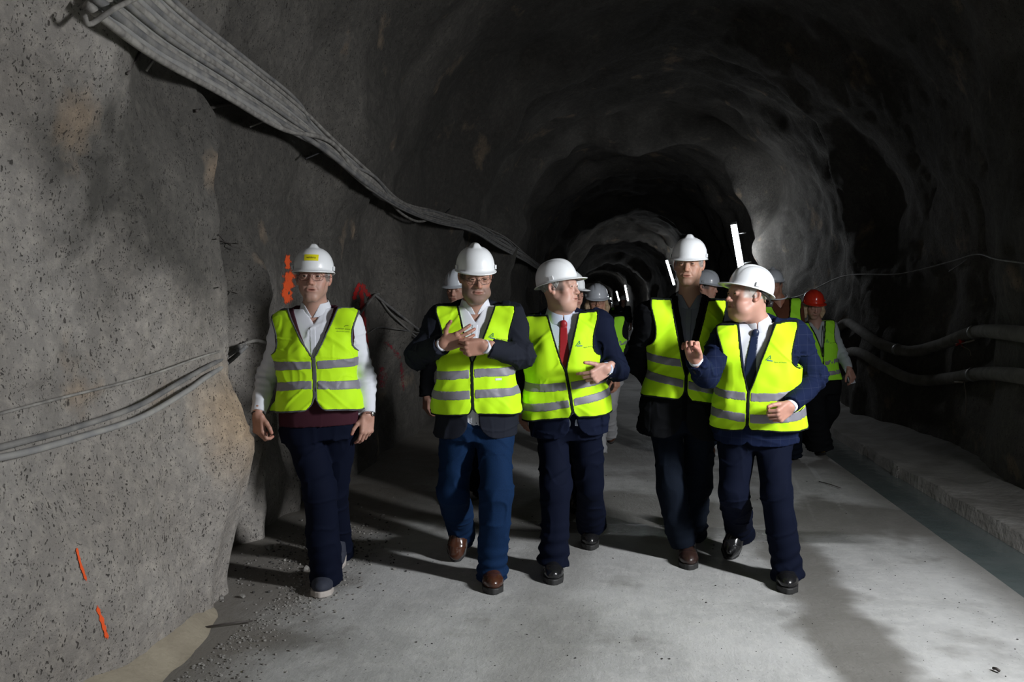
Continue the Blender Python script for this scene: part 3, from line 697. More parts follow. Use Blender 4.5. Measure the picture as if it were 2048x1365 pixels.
class Person:
    def __init__(s, **k):
        s.k = k; D = k['D']; s.P = W(*k['hip']) if len(k['hip']) == 3 else W(*k['hip'], D); s.N = W(*k['neck'], D) if len(k['neck']) == 2 else W(*k['neck'])
        s.Z = nrm(s.N - s.P); s.L = np.linalg.norm(s.N - s.P)
        yw = math.radians(k.get('yaw', 0)); fwd = V3(math.sin(yw), math.cos(yw), 0)
        s.Y = nrm(fwd - s.Z * (fwd @ s.Z)); s.X = nrm(np.cross(s.Z, s.Y)); s.X = s.X if s.X @ RH > 0 else -s.X
        s.M = np.array([s.X, s.Y, s.Z]); s.wide = k.get('wide', 1.0); s.deep = k.get('deep', 1.0); s.belly = k.get('belly', 0.0)
        J = lambda v: [W(*(a if len(a) == 3 else (*a, D))) for a in v]
        s.sh = J(k['sh']); s.el = J(k['el']); s.wr = J(k['wr'])
        if k.get('far'):
            for a_ in s.sh:
                a_[2] = min(a_[2], s.N[2] - .055)
        s.hipj = [s.P + s.X * sx * .088 * s.wide - s.Z * .03 for sx in (-1, 1)]
        s.kn = J(k['kn']); s.an = J(k['an'])
        b = (s.P + 0); s.base = np.array([s.P[0], s.P[1], 0.0]); s.vox = k.get('vox', .007); s.seed = k.get('seed', 1) * 13.7
        s.root = thing('person', k['label'], 'person', s.base, k.get('group'))
        h = k['head']; f = nrm(V3(*h['face'])); O = W(*h['c']) if len(h['c']) == 3 else W(*h['c'], D)
        up = UZ + RH * h.get('roll', 0); up = nrm(up - f * (up @ f)); X = np.cross(f, up)
        s.hd = dict(h, O=O, M=np.array([X, f, up]), s=h.get('s', 1.0), neck=s.N + s.Z * .0, down=-s.Z)
    # torso in local coordinates; off widens it
    def torso(s, p, off=0.0, flare=0.0, q=None):
        q = loc(p, s.P, s.M) if q is None else q; t = q[:, 2] / s.L
        a = np.interp(t, _tt, _SA) * s.wide + off; b = np.interp(t, _tt, _SB) * s.deep + off * .85; c = np.interp(t, _tt, _SC)
        bl = s.belly * np.exp(-((t - .28) / .25) ** 2); b = b + bl * .5; c = c + bl * .55; a = a + bl * .35
        fl_ = flare * np.clip(.35 - t, 0, 1); a = a + fl_; b = b + fl_
        n = 2.35; kk = ((np.abs(q[:, 0]) / a) ** n + (np.abs(q[:, 1] - c) / b) ** n + 1e-9) ** (1 / n)
        d = (kk - 1) * np.minimum(a, b)
        return d, q, t
    def shoulders(s, p, d, off, arm_clip=None, drop=.06):
        for i in (0, 1):
            sx = (-1, 1)[i]; nb = s.P + s.X * sx * .055 + s.Z * s.L * .955 - s.Y * .012
            d = smin(d, cone(p, nb, s.sh[i] + s.Z * .008, .040 + off, .050 + off), .05)
            u = nrm(s.el[i] - s.sh[i]); d = smin(d, cone(p, s.sh[i], s.sh[i] + u * drop, .054 + off, .054 + off), .045)
        return d
    def arm(s, p, i, r0, r1, r2, end=0.0, k=.02):
        d = cone(p, s.sh[i], s.el[i], r0, r1); w = s.wr[i]; u = nrm(w - s.el[i])
        e = cone(p, s.el[i], w + u * .05, r1, r2); e = np.maximum(e, (p - w.astype(np.float32)) @ u.astype(np.float32) - end)
        g = smin(d, e, k); el = s.el[i].astype(np.float32); v = p - el; rr = np.sqrt((v * v).sum(-1)); dirn = nrm(w - s.sh[i]).astype(np.float32)
        return g - .0045 * np.exp(-(rr / .11) ** 2) * np.sin((v @ dirn) * 150 + 5 * noise(p, 6, s.seed + i))
    def wr_fold(s, p, amp, f=1.0):
        q = p + 0
        n1 = noise(q * np.float32([1, 1, 1.9]), 5.5 * f, s.seed); n2 = noise(q, 13 * f, s.seed + 3)
        r1 = np.maximum(1 - np.abs(noise(q * np.float32([.8, .8, 1.5]) + .12 * noise(q, 4, 2)[..., None], 9 * f, s.seed + 9)) * 3.2, 0)
        r2 = np.maximum(1 - np.abs(noise(q * np.float32([1.3, 1.3, .55]), 11 * f, s.seed + 19)) * 3.2, 0)
        return amp * (.8 * n1 + .3 * n2 - .75 * r1 * r1 - .35 * r2 * r2)
    def bbox(s, pts, pad):
        P = np.array(pts); return P.min(0) - pad, P.max(0) + pad
    def build(s):
        k = s.k; R = s.root; far = k.get('far', False)
        s.body(); s.legs(); s.top(); s.vest(); s.shoes()
        hd = s.hd; st = k.get('helmet')
        if st: s.helm = helmet(R, hd, st[0], st[1], k.get('helmlabel'), tilt=k.get('htilt', 0), sticker=k.get('sticker'), harness=k.get('harness', False))
        if k.get('glasses') is not None: glasses(R, hd, k['glasses'])
        s.hair()
        return s
    def body(s):
        k = s.k; hd = s.hd; f = head_sdf(hd); O = hd['O']; vh = k.get('hvox', .0027)
        lo = np.minimum(O - .14, s.N - [.13, .13, .12]); hi = np.maximum(O + [.14, .14, .15], s.N + .1)
        V, F = mesh_sdf(f, lo, hi, vh); C = skin_cols(V, hd, len(V)); Vs, Fs, Cs = [V], [F], [C]; n = len(V)
        s.hand_info = []
        for i, h in enumerate(k['hands']):
            if h is None: continue
            wr = s.wr[i]; u = nrm(wr - s.el[i]); hh = dict(h); wp = wr + u * h.get('out', .012)
            hh['wrist'] = wp; hh['dir'] = V3(*h['dir']) if 'dir' in h else u; hh['thumb'] = V3(*h['thumb']); hh['fore'] = wr - u * .12
            if 'back' in h: hh['back'] = V3(*h['back'])
            fh, ctr, Mh, tips = hand_sdf(hh); s.hand_info.append((i, wp, hh['dir'], Mh, tips))
            V, F = mesh_sdf(fh, np.minimum(ctr, wp) - .125, np.maximum(ctr, wp) + .125, k.get('handvox', .0028))
            base = np.array(hd.get('skin', (0.47, 0.27, 0.205))) * [.98, .92, .9]; C = np.tile(base, (len(V), 1)); w = .5 * (noise(V, 45, 3) > 0); C = C * (1 - .12 * w[:, None])
            td = np.min([np.linalg.norm(V - t, axis=1) for t in tips], axis=0); C = C * (1 - (.25 * np.exp(-(td / .016) ** 2))[:, None] * np.array([0, 1, 1.0]))
            Vs.append(V); Fs.append(F + n); Cs.append(C); n += len(V)
        # trunk and limbs under the clothes
        def g(p):
            d, q, t = s.torso(p, -.012); d = np.maximum(d, -.12 * s.L - q[:, 2])
            for i in (0, 1):
                d = smin(d, s.arm(p, i, .042, .034, .022, end=-.01), .03)
                d = smin(d, cone(p, s.hipj[i], s.kn[i], .070, .048), .03); d = smin(d, cone(p, s.kn[i], s.an[i], .046, .030), .02)
            return d
        lo, hi = s.bbox([s.N, *s.sh, *s.el, *s.wr, *s.kn, *s.an, s.P - s.X * .2, s.P + s.X * .2, s.P + s.Y * .2, s.P - s.Y * .2], .09)
        V, F = mesh_sdf(g, lo, hi, .016); Vs.append(V); Fs.append(F + n); Cs.append(np.tile(np.array(hd.get('skin', (0.47, 0.27, 0.205))), (len(V), 1)))
        b = new_mesh('body', np.vstack(Vs), np.vstack(Fs), M_SKIN, s.root, colors=np.vstack(Cs)); s.bodyo = b
        # eyes
        if vh < .004:
            for sx in (-1, 1):
                c = O + (np.array([sx * .031, .0775, .0055]) * hd['s']) @ hd['M']; gz = nrm(V3(*hd.get('gaze', hd['face']))); gz = nrm(gz * .6 + hd['M'][1])
                t = nrm(np.cross(gz, UZ)); w = np.cross(t, gz); VV = [c + gz * .0134 * hd['s']]; FF = []; mi = []; n1, n2 = 8, 16
                for a in range(1, n1 + 1):
                    an = a / n1 * 1.9
                    for bq in range(n2): ph = 2 * math.pi * bq / n2; VV.append(c + .0134 * hd['s'] * (gz * math.cos(an) + (t * math.cos(ph) + w * math.sin(ph)) * math.sin(an)))
                for bq in range(n2): FF.append([0, 1 + bq, 1 + (bq + 1) % n2]); mi.append(1)
                for a in range(n1 - 1):
                    for bq in range(n2): FF.append([1 + a * n2 + bq, 1 + (a + 1) * n2 + bq, 1 + (a + 1) * n2 + (bq + 1) % n2, 1 + a * n2 + (bq + 1) % n2]); mi.append(1 if a < 2 else 0)
                new_mesh('eye', VV, FF, None, b, mats=[M_EYE, M_IRIS], fmat=mi)
    def hair(s):
        k = s.k; hd = s.hd; ty = k.get('hair')
        if not ty: return
        m, long = M_HAIR[ty[0]], ty[1]; O, Mx, sc = hd['O'], hd['M'], hd['s']
        def f(p):
            q = loc(p, O, Mx) / sc; x = np.abs(q[:, 0]); y = q[:, 1]; z = q[:, 2]; mm = np.stack([x, y, z], 1)
            cap = ell(mm, (0, -.016, .038), (.0805, .100, .094)) - .002 * noise(p, 60)
            if long == 0:   # short back and sides
                cut = np.maximum(y - .030 + .5 * np.maximum(.02 - z, 0), -.052 - .4 * y - z)
                ear = .020 - np.sqrt((y + .010) ** 2 + (z + .006) ** 2) + .0 * x
                cut = np.maximum(cut, np.where(x > .05, ear, -1))
                d = np.maximum(cap, cut)
            else:
                d = np.maximum(cap, y - .035)
                d = smin(d, cone(mm, (.070, .000, .02), (.088, .022, -.06), .024, .030), .02); d = smin(d, cone(mm, (.083, .018, -.06), (.080, .045 + .03 * (long > 1), -.075 - .07 * long), .026, .016), .02)
                d = smin(d, cone(mm, (0, -.07, 0), (0, -.07, -.06 - .06 * long), .05, .035), .03)
                d = d - .005 * noise(p * np.float32([1, 1, .25]), 70)
            return np.maximum(d, z - .075) * sc
        V, F = mesh_sdf(f, O - .27, O + .15, .0035 if k.get('hvox', .0027) < .004 else .006)
        if len(V): new_mesh('hair', V, F, m, s.root)
    def legs(s):
        k = s.k; r = k.get('legr', (.098, .083, .078)); hem = k.get('hem', .02); m = k['trousers']; skirt = k.get('wideleg', 0)
        def f(p):
            d, q, t = s.torso(p, .004); d = np.maximum(d, q[:, 2] - .10); d = np.maximum(d, -.10 - q[:, 2])
            wf = s.wr_fold(p, .010, .8)
            L = None
            for i in (0, 1):
                a = s.an[i]; u = nrm(a - s.kn[i]); kn = s.kn[i]
                g = cone(p, s.hipj[i], kn, r[0], r[1]); e = cone(p, kn, a + u * .05, r[1], r[2] + .006)
                e = np.maximum(e, (p - (a + u * hem).astype(np.float32)) @ u.astype(np.float32))
                g = smin(g, e, .03)
                # crumple near the hem and the back of the knee
                hz = np.clip(1 - ((p - a.astype(np.float32)) @ (-u.astype(np.float32))) / .22, 0, 1); g = g + .006 * hz * np.sin(((p @ u.astype(np.float32)) * 95 + 2.2 * noise(p, 7, i + s.seed)))*np.where(noise(p, 5, 4 + i) > -.3, 1, .2)
                L = g if L is None else smin(L, g, .012)
            d = smin(d, L, .035) + wf
            return d
        lo, hi = s.bbox([s.P + s.X * .22 + s.Z * .12, s.P - s.X * .22 - s.Y * .15, s.P + s.Y * .15, *s.kn, *s.an], .11)
        V, F = mesh_sdf(f, lo, hi, s.vox * 1.05)
        o = new_mesh('trousers', V, F, m, s.root)
        if k.get('trouserlabel'): o['label'] = k['trouserlabel']
    def vregion(s, q, xc, zv, wtop, gap, ztop=1.0, hemz=None, rr=.06, slope=0):
        """distance-like value, positive inside the front opening of a garment"""
        x = q[:, 0]; z = q[:, 2]
        xcv = np.interp(z, [z_ for z_, x_ in xc], [x_ for z_, x_ in xc])
        u = np.clip((z - zv) / (s.L * ztop - zv), 0, 1.3); g = gap + wtop * u ** .9
        if hemz is not None:
            e = np.clip((hemz + rr - z) / rr, 0, 1); g = g + rr * (1 - np.sqrt(np.maximum(1 - e * e, 0)))
        return np.where(q[:, 1] > -.01, g - np.abs(x - xcv), -1.0)
    def top(s):
        k = s.k; j = k.get('jacket'); sh = k['shirt']; xc = k.get('xc', [(0, 0), (1, 0)])
        # shirt
        so = sh.get('off', .008)
        def fs(p):
            d, q, t = s.torso(p, so); d = s.shoulders(p, d, so * .5 - .004)
            if not j:
                for i in (0, 1): d = smin(d, s.arm(p, i, .056, .050, .036, k=.03) , .03)
                d = d + s.wr_fold(p, .007)
            else:
                for i in (0, 1): d = smin(d, s.arm(p, i, .045, .040, .034, end=.018), .03)
            d = np.maximum(d, q[:, 2] - s.L * 1.0); d = np.maximum(d, -.012 - q[:, 2])
            vv = np.where(q[:, 1] > 0, (q[:, 2] - s.L * sh.get('open', .86)) * .6 + .0 - np.abs(q[:, 0]) , -1)
            return np.maximum(d, np.minimum(vv, .03))
        lo, hi = s.bbox([s.N, *s.sh, *s.el, *s.wr, s.P - s.Z * .05 - s.X * .2, s.P + s.X * .2, s.P + s.Y * .2, s.P - s.Y * .2], .10)
        V, F = mesh_sdf(fs, lo, hi, s.vox); o = new_mesh('shirt', V, F, sh['m'], s.root); s.shirto = o
        if sh.get('label'): o['label'] = sh['label']
        if not k.get('far'):
            def fc(p):                                            # collar: stand and two leaves
                q = loc(p, s.N, s.M); n0 = loc(p, s.P, s.M)
                ax = nrm(s.hd['O'] - s.N); axl = s.M @ ax; zz = q[:, 2]
                cx = q[:, 0] - axl[0] * (zz + .0) ; cy = q[:, 1] - axl[1] * zz + .010
                rr_ = .066 + .004 + (.03 - zz) * .32; rad = np.sqrt(cx ** 2 + (cy * 1.02) ** 2)
                d = np.abs(rad - rr_) - .0032; top_ = .040 - .25 * q[:, 1]
                d = np.maximum(d, zz - top_); d = np.maximum(d, -.012 - .50 * np.maximum(q[:, 1], 0) - zz)
                return np.maximum(d, np.where(q[:, 1] > 0, (.003 + sh.get('cw', .55) * np.maximum(zz + sh.get('cz', .045), 0)) - np.abs(q[:, 0] - xc[-1][1]), -1))
            lo, hi = s.bbox([s.N], [.12, .12, .11]); V, F = mesh_sdf(fc, lo, hi, .0028)
            if len(V): new_mesh('collar', V, F, sh.get('cm', sh['m']), o)
            def fp(p):
                d = fs(p) - .0025; q = loc(p, s.P, s.M); x = q[:, 0] - np.interp(q[:, 2], [z_ for z_, x_ in xc], [x_ for z_, x_ in xc])
                d = np.maximum(d, np.abs(x) - .015); d = np.maximum(d, q[:, 2] - s.L * sh.get('open', .86) + .01); d = np.maximum(d, .0 - q[:, 2]); return np.maximum(d, np.maximum(-(d + .01), .03 - q[:, 1]))
            if not k.get('tie'):
                lo, hi = s.bbox([s.P + s.Z * s.L + s.X * .06, s.P - s.X * .06, s.P + s.Y * (.2 + s.belly)], .03); V, F = mesh_sdf(fp, lo, hi, .004)
                if len(V): new_mesh('placket', smoothV(V, F, 1), F, sh['m'], o)
        if k.get('sweater'):
            sw = k['sweater']
            def fw(p):
                d, q, t = s.torso(p, .018); d = s.shoulders(p, d, .008, drop=.03); d = np.maximum(d, np.abs(q[:, 0]) - .185 * s.wide - np.where(q[:, 2] < .55 * s.L, .2, 0))
                d = np.maximum(d, s.vregion(q, xc, sw['zv'], sw['w'], -.01)); d = np.maximum(d, -.025 - q[:, 2]); d = np.maximum(d, q[:, 2] - s.L * 1.03)
                return d + s.wr_fold(p, .003)
            lo, hi = s.bbox([s.N, s.P - s.X * .3, s.P + s.X * .3 - s.Z * .03, s.P + s.Y * .25, s.P - s.Y * .25, *s.sh], .08); V, F = mesh_sdf(fw, lo, hi, s.vox)
            o = new_mesh(sw.get('name', 'sweater'), V, F, sw['m'], s.root)
            if sw.get('label'): o['label'] = sw['label']
        if k.get('tie'):
            td = k['tie']
            def ft(p):
                d, q, t = s.torso(p, so + .006); x = q[:, 0] - np.interp(q[:, 2], [z_ for z_, x_ in xc], [x_ for z_, x_ in xc]) - td.get('dx', 0); z = q[:, 2]
                w = np.interp(z, [.05, .92 * s.L - .04, .92 * s.L], [.044, .020, .017]); st = np.maximum(np.abs(x) - w, np.maximum(z - .93 * s.L, .20 - z))
                d = np.maximum(d, st); kn = ell(np.stack([x, q[:, 1] - np.interp(.9, _tt, _SC) - np.interp(.9, _tt, _SB) * s.deep - so * .8, z - .915 * s.L], 1), (0, 0, 0), (.021, .015, .024))
                return smin(np.maximum(d, -(d + .016)), kn, .006)
            lo, hi = s.bbox([s.P + s.Z * s.L + s.X * .1, s.P - s.X * .1, s.P + s.Y * .22], .07); V, F = mesh_sdf(ft, lo, hi, .004)
            if len(V): o = new_mesh('necktie', V, F, td['m'], s.root); o['label'] = td['label']
        if j:
            jo = j.get('off', .020)
            def fj(p):
                d, q, t = s.torso(p, jo, flare=j.get('flare', .05)); d = s.shoulders(p, d, .014)
                for i in (0, 1): d = smin(d, s.arm(p, i, .066, .060, .047, k=.035), .035)
                d = d + s.wr_fold(p, .007) * (1 + .6 * (np.abs(q[:, 0]) > .19))
                bp = np.where(q[:, 2] < .5 * s.L, 1, 1)
                hz = j['hem']; d = np.maximum(d, hz + j.get('hslope', 0) * q[:, 0] - q[:, 2]); d = np.maximum(d, q[:, 2] - s.L * 1.03 + .35 * q[:, 1])
                return np.maximum(d, s.vregion(q, j.get('xc', xc), j['zv'], j['w'], j.get('gap', -.01), hemz=hz, rr=j.get('rr', .10)))
            lo, hi = s.bbox([s.N, *s.sh, *s.el, *s.wr, s.P - s.Z * .2 - s.X * .27, s.P + s.X * .27, s.P + s.Y * .25, s.P - s.Y * .25], .11)
            V, F = mesh_sdf(fj, lo, hi, s.vox); jo_ = new_mesh(j.get('name', 'jacket'), V, F, j['m'], s.root); s.jacketo = jo_
            if j.get('label'): jo_['label'] = j['label']
            def fl2(p):                                             # lapels lying on the jacket edge, and the collar behind the neck
                d, q, t = s.torso(p, jo + .008, flare=j.get('flare', .05)); d = s.shoulders(p, d, .021, drop=.01); v = s.vregion(q, j.get('xc', xc), j['zv'], j['w'], j.get('gap', -.01))
                lw = .055; notch = np.where(np.abs(q[:, 2] - .80 * s.L) < .008, .02, 0)
                lw_ = np.interp(q[:, 2], [j['zv'] - .01, .72 * s.L, .785 * s.L, .81 * s.L, 1.0 * s.L], [.0, .075, .080, .052, .045])
                d = np.maximum(d, v); d = np.maximum(d, -v - lw_); d = np.maximum(d, q[:, 2] - s.L * 1.05 + .25 * q[:, 1]); d = np.maximum(d, j['zv'] - q[:, 2])
                dd, _, _ = s.torso(p, jo - .006, q=q); dd = s.shoulders(p, dd, .006, drop=.01)
                d = np.maximum(d, -dd); return np.where(q[:, 1] > -.02, d, .05)
            if not k.get('far'):
                lo, hi = s.bbox([s.P + s.Z * s.L * 1.06 + s.X * .22, s.P - s.X * .22, s.P + s.Y * .25, s.P - s.Y * .1], .03)
                V, F = mesh_sdf(fl2, lo, hi, .0048)
                if len(V): new_mesh('lapel', smoothV(V, F, 2), F, j.get('lm', j['m']), jo_)
                # sleeve buttons
                for i in (0, 1):
                    if k['hands'][i] is None: continue
                    u = nrm(s.wr[i] - s.el[i]); side = nrm(-FH - u * (u @ -FH)); dn = nrm(np.cross(u, side)); dn = dn if dn[2] < 0 else -dn
                    mb = MB()
                    for bq in range(3):
                        c = s.wr[i] - u * (.02 + .017 * bq) + nrm(side * .5 + dn) * .049
                        V, F = tube([c, c + nrm(side * .5 + dn) * .004], .006, 8); mb.add(V, F)
                    mb.build('cuff_button', M_BLACK, jo_)
    def vest(s):
        k = s.k; v = k.get('vest')
        if not v: return
        vo = v.get('off', .036); xc = v.get('xc', k.get('xc', [(0, 0), (1, 0)])); sx = v.get('sx', .205); zv = v['zv']; hz = v['hem']; arm_z = v.get('armz', .56) * s.L
        def T(p, off):
            q0 = loc(p, s.P, s.M); d, q, t = s.torso(p, off, flare=v.get('flare', .07), q=q0); d = s.shoulders(p, d, off - .012, drop=.05)
            fo = .010 * noise(q * np.float32([1, 1, .45]), 7, s.seed + 5) + .005 * noise(q * np.float32([1.3, 1, 1]), 14, s.seed + 8) - .006 * np.maximum(ridge((q + np.float32([0, 0, 1]) * np.abs(q[:, :1]) * .8) * np.float32([.6, 1, 1.5]), 7, s.seed + 2) - .5, 0)
            d = d + fo * 1.5 * v.get('fold', 1.0)
            ju = k['jacket'].get('off', .020) if k.get('jacket') else (.018 if k.get('sweater') else .008)
            u_, _, _ = s.torso(p, ju, flare=(k['jacket'].get('flare', .05) if k.get('jacket') else 0), q=q0); u_ = s.shoulders(p, u_, .014 if k.get('jacket') else .008, drop=.05) + s.wr_fold(p, .007)
            return np.minimum(d, u_ - .008 - (off - vo)), q
        def R(q):
            x, y, z = q[:, 0], q[:, 1], q[:, 2]
            u = np.clip((z - arm_z) / (s.L * .95 - arm_z), 0, 1); lim = sx + .004 - .040 * np.sin(np.clip(u, 0, 1) ** .7 * math.pi) * .9 + np.where(u <= 0, .3, 0) + .12 * np.exp(-u * 14) * (u > 0)
            r = (np.abs(x) - lim); hx = hz + v.get('hslope', 0) * x + .012 * np.cos(x / .2 * 1.5) * (y > 0)
            r = np.maximum(r, hx - z)
            fo_ = s.vregion(q, xc, zv, v.get('w', .085), v.get('gap', .003), hemz=hz + .0, rr=v.get('rr', .06))
            r = np.maximum(r, fo_)
            nk = .083 - np.sqrt(x ** 2 + (y + .02) ** 2); r = np.maximum(r, np.where(z > .8 * s.L, nk, -1)); r = np.maximum(r, z - 1.005 * s.L)
            return r
        vx = k.get('vvox', .0052)
        lo, hi = s.bbox([s.P + s.Z * s.L * 1.08, *s.sh, s.P - s.X * .30 + s.Z * hz, s.P + s.X * .30 + s.Z * hz, s.P + s.Y * (.24 + s.belly) + s.Z * hz, s.P - s.Y * .24 + s.Z * hz], [.05, .05, .05]); lo -= .03; hi += .03
        def fv(p): d, q = T(p, vo); return np.maximum(np.maximum(d, R(q)), -(d + .022))
        V, F = mesh_sdf(fv, lo, hi, vx); vm = v.get('m', M_VEST); ov = new_mesh('safety_vest', smoothV(V, F, 1), F, vm, s.root); s.vesto = ov
        if v.get('label'): ov['label'] = v['label']
        def fb(p):
            d, q = T(p, vo + .003); r = R(q); return np.maximum(np.maximum(d, np.abs(r) - .0052), -(d + .012))
        V, F = mesh_sdf(fb, lo, hi, vx * .85); V = smoothV(V, F, 3); new_mesh('binding', V, F, v.get('bm', M_BIND), ov)
        for zc, sl in v['stripes']:
            for side in (-1, 1):
                def fst(p):
                    d, q = T(p, vo + .0022); x = q[:, 0]; xm = np.interp(q[:, 2], [z_ for z_, x_ in xc], [x_ for z_, x_ in xc])
                    r = R(q) + .007; band = np.abs(q[:, 2] - zc - sl * x - .012 * noise(q, 5, s.seed)) - .0245
                    return np.maximum(np.maximum(np.maximum(d, r), np.maximum(band, -(x - xm) * side)), -(d + .010))
                V, F = mesh_sdf(fst, lo, hi, vx)
                if len(V): new_mesh('reflective_stripe', smoothV(V, F, 2), F, M_STRIPE, ov)
        # printed writing on the chest
        s.T = T; s.vo = vo
        for tx in v.get('print', []):
            s.print_on(ov, **tx)
    def print_on(s, parent, kind, at, size=.013, text='', m=None, rot=0):
        if kind == 'text': V2, F = text_mesh(text, size)
        elif kind == 'tag':
            V2 = [(-.5 * size, -.16 * size), (.5 * size, -.16 * size), (.5 * size, .16 * size), (-.5 * size, .16 * size)]; F = [[0, 1, 2, 3]]
        else:
            V2, F = [], []
            for (a, b, w) in kind:
                a = np.array(a, float) * size; b = np.array(b, float) * size; u = nrm(b - a); n = np.array([-u[1], u[0]]) * w * size
                i = len(V2); V2 += [tuple(a - n), tuple(b - n), tuple(b + n), tuple(a + n)]; F.append([i, i + 1, i + 2, i + 3])
        c, sn = math.cos(math.radians(rot)), math.sin(math.radians(rot)); V = []
        pts = np.array([[at[0] + x * c - y * sn, 0, at[1] + x * sn + y * c] for x, y in V2], np.float32)
        ysamp = np.linspace(.34, .02, 90, dtype=np.float32)
        al = np.repeat(pts, 90, 0); al[:, 1] = np.tile(ysamp, len(pts)); wp = (np.asarray(s.P) + al @ s.M).astype(np.float32)
        d, _ = s.T(wp, s.vo + .0018); d = d.reshape(-1, 90); kx = np.argmax(d < 0, axis=1); kx = np.maximum(kx, 1); r = np.arange(len(pts))
        d0, d1 = d[r, kx - 1], d[r, kx]; t = d0 / (d0 - d1 + 1e-9); pts[:, 1] = ysamp[kx - 1] + (ysamp[kx] - ysamp[kx - 1]) * np.clip(t, 0, 1)
        if s.X @ np.cross(s.Y, s.Z) < 0: pass
        new_mesh('lettering' if kind == 'text' else ('label_tag' if kind == 'tag' else 'emblem'), np.asarray(s.P) + pts @ s.M, F, m, parent, smooth=False)
    def shoes(s):
        k = s.k
        for i in (0, 1):
            sh = k['shoes'][i]; a = s.an[i]
            c0 = s.an[i] - CAM; y = V3(sh['dir'][0] - sh['dir'][1] * (c0 @ RH) / (c0 @ FH), *sh['dir'][1:]); up = UZ + (V3(*sh['up']) if 'up' in sh else 0); up = nrm(up - y * (up @ y)); x = np.cross(y, up); Mx = np.array([x, y, up]); sc = sh.get('s', 1.16)
            g = sh.get('at'); O = (fl(*g) if g is not None and len(g) == 2 else (W(*g) if g is not None else np.array([a[0], a[1], 0.0])))   # toe contact point -> origin under the ankle
            if g is not None: O = O - y * .20 * sc
            if sh.get('boot'): pass
            def fu(p):
                q = loc(p, O, Mx) / sc; z = q[:, 2]; yy = q[:, 1]
                d = ell(q, (0, .125, .040), (.047, .085, .040)); d = smin(d, ell(q, (0, .03, .055), (.040, .085, .050)), .03); d = smin(d, ell(q, (0, -.035, .045), (.036, .045, .055)), .03)
                d = smin(d, cone(q, (0, -.01, .06), (0, -.012, .115), .037, .036), .03)
                d = np.maximum(d, .022 - z); d = np.maximum(d, z - .120)
                d = d + .0015 * noise(p, 40) - .002 * np.exp(-((yy - .155 + 8 * q[:, 0] ** 2) / .004) ** 2)
                return d * sc
            def fso(p):
                q = loc(p, O, Mx) / sc; yy = q[:, 1]
                w = np.interp(yy, [-.085, -.06, .0, .06, .12, .17, .205, .215], [.004, .034, .036, .040, .049, .046, .022, .002]); 
                d = np.maximum(np.abs(q[:, 0] - .004 * 0) - w, np.maximum(q[:, 2] - .026, -q[:, 2])); d = np.maximum(d, np.maximum(yy - .214, -.084 - yy))
                arch = np.maximum(.012 - q[:, 2], np.maximum(yy - .06, -.012 - yy)); d = np.maximum(d, -np.maximum(q[:, 2] - .010, np.maximum(yy - .055, -.015 - yy)))
                return d * sc
            vx = .0045 if not k.get('far') else .010
            lo, hi = s.bbox([O - y * .1, O + y * .24 * sc, O + up * .13], .07)
            V, F = mesh_sdf(fu, lo, hi, vx); so = new_mesh('shoe', V, F, sh['m'], s.root)
            if sh.get('label'): so['label'] = sh['label']
            V, F = mesh_sdf(fso, lo, hi, vx); new_mesh('sole', V, F, sh.get('sole', M_SOLE), so)
            if sh.get('lace'):
                mb = MB()
                for n in range(4):
                    yy = .030 + .020 * n; zz = .112 - .0105 * n
                    mb.add(*tube([O + (np.array([-.018, yy - .004, zz - .008]) * sc) @ Mx, O + (np.array([0, yy + .002, zz + .002]) * sc) @ Mx, O + (np.array([.018, yy - .004, zz - .008]) * sc) @ Mx], .0022, 5))
                mb.build('laces', sh['m'], so)
def watch(P, i, m, label, face=None, off=-.004):
    u = nrm(P.wr[i] - P.el[i]); c = P.wr[i] + u * (.012 + off); t = nrm(np.cross(u, -FH)); w = np.cross(u, t)
    pts = [c + .0300 * math.cos(a) * t + .0255 * math.sin(a) * w for a in np.linspace(0, 2 * math.pi, 20, endpoint=False)]
    V, F = tube(pts, .0042, 6, closed=True); o = new_mesh('wristwatch', V, F, m, P.root); o['label'] = label
    if face is not None:
        d = nrm(V3(*face)); d = nrm(d - u * (d @ u)); cc = c + d * .029; V, F = tube([cc, cc + d * .007], .0165, 16); new_mesh('watch_case', V, F, M_METAL, o)
    return o
# ------------------------------------------------------------------ the five men in front
LOGO_G = [((-.1, 0), (.55, .75), .05), ((.55, .75), (.62, .2), .05), ((.2, .12), (.62, .45), .04)]
LOGO_B = [((.1, 0), (.95, -.06), .07)]
M_INKG = mat('green_ink', (0.02, 0.20, 0.06), .7); M_INKB = mat('blue_ink', (0.02, 0.10, 0.22), .7); M_INK = mat('black_ink', (0.02, 0.03, 0.01), .7); M_INKO = mat('olive_ink', (0.16, 0.26, 0.01), .7)
M_TAG = mat('white_tag', (.7, .7, .75), .7)
def chest_print(x, z, rot=-6):
    return [dict(kind=LOGO_G, at=(x, z), size=.034, m=M_INKG, rot=rot), dict(kind=LOGO_B, at=(x, z), size=.034, m=M_INKB, rot=rot),
            dict(kind='text', text='Aguas del Huesna', at=(x + .070, z - .012), size=.0088, m=M_INK, rot=rot)]

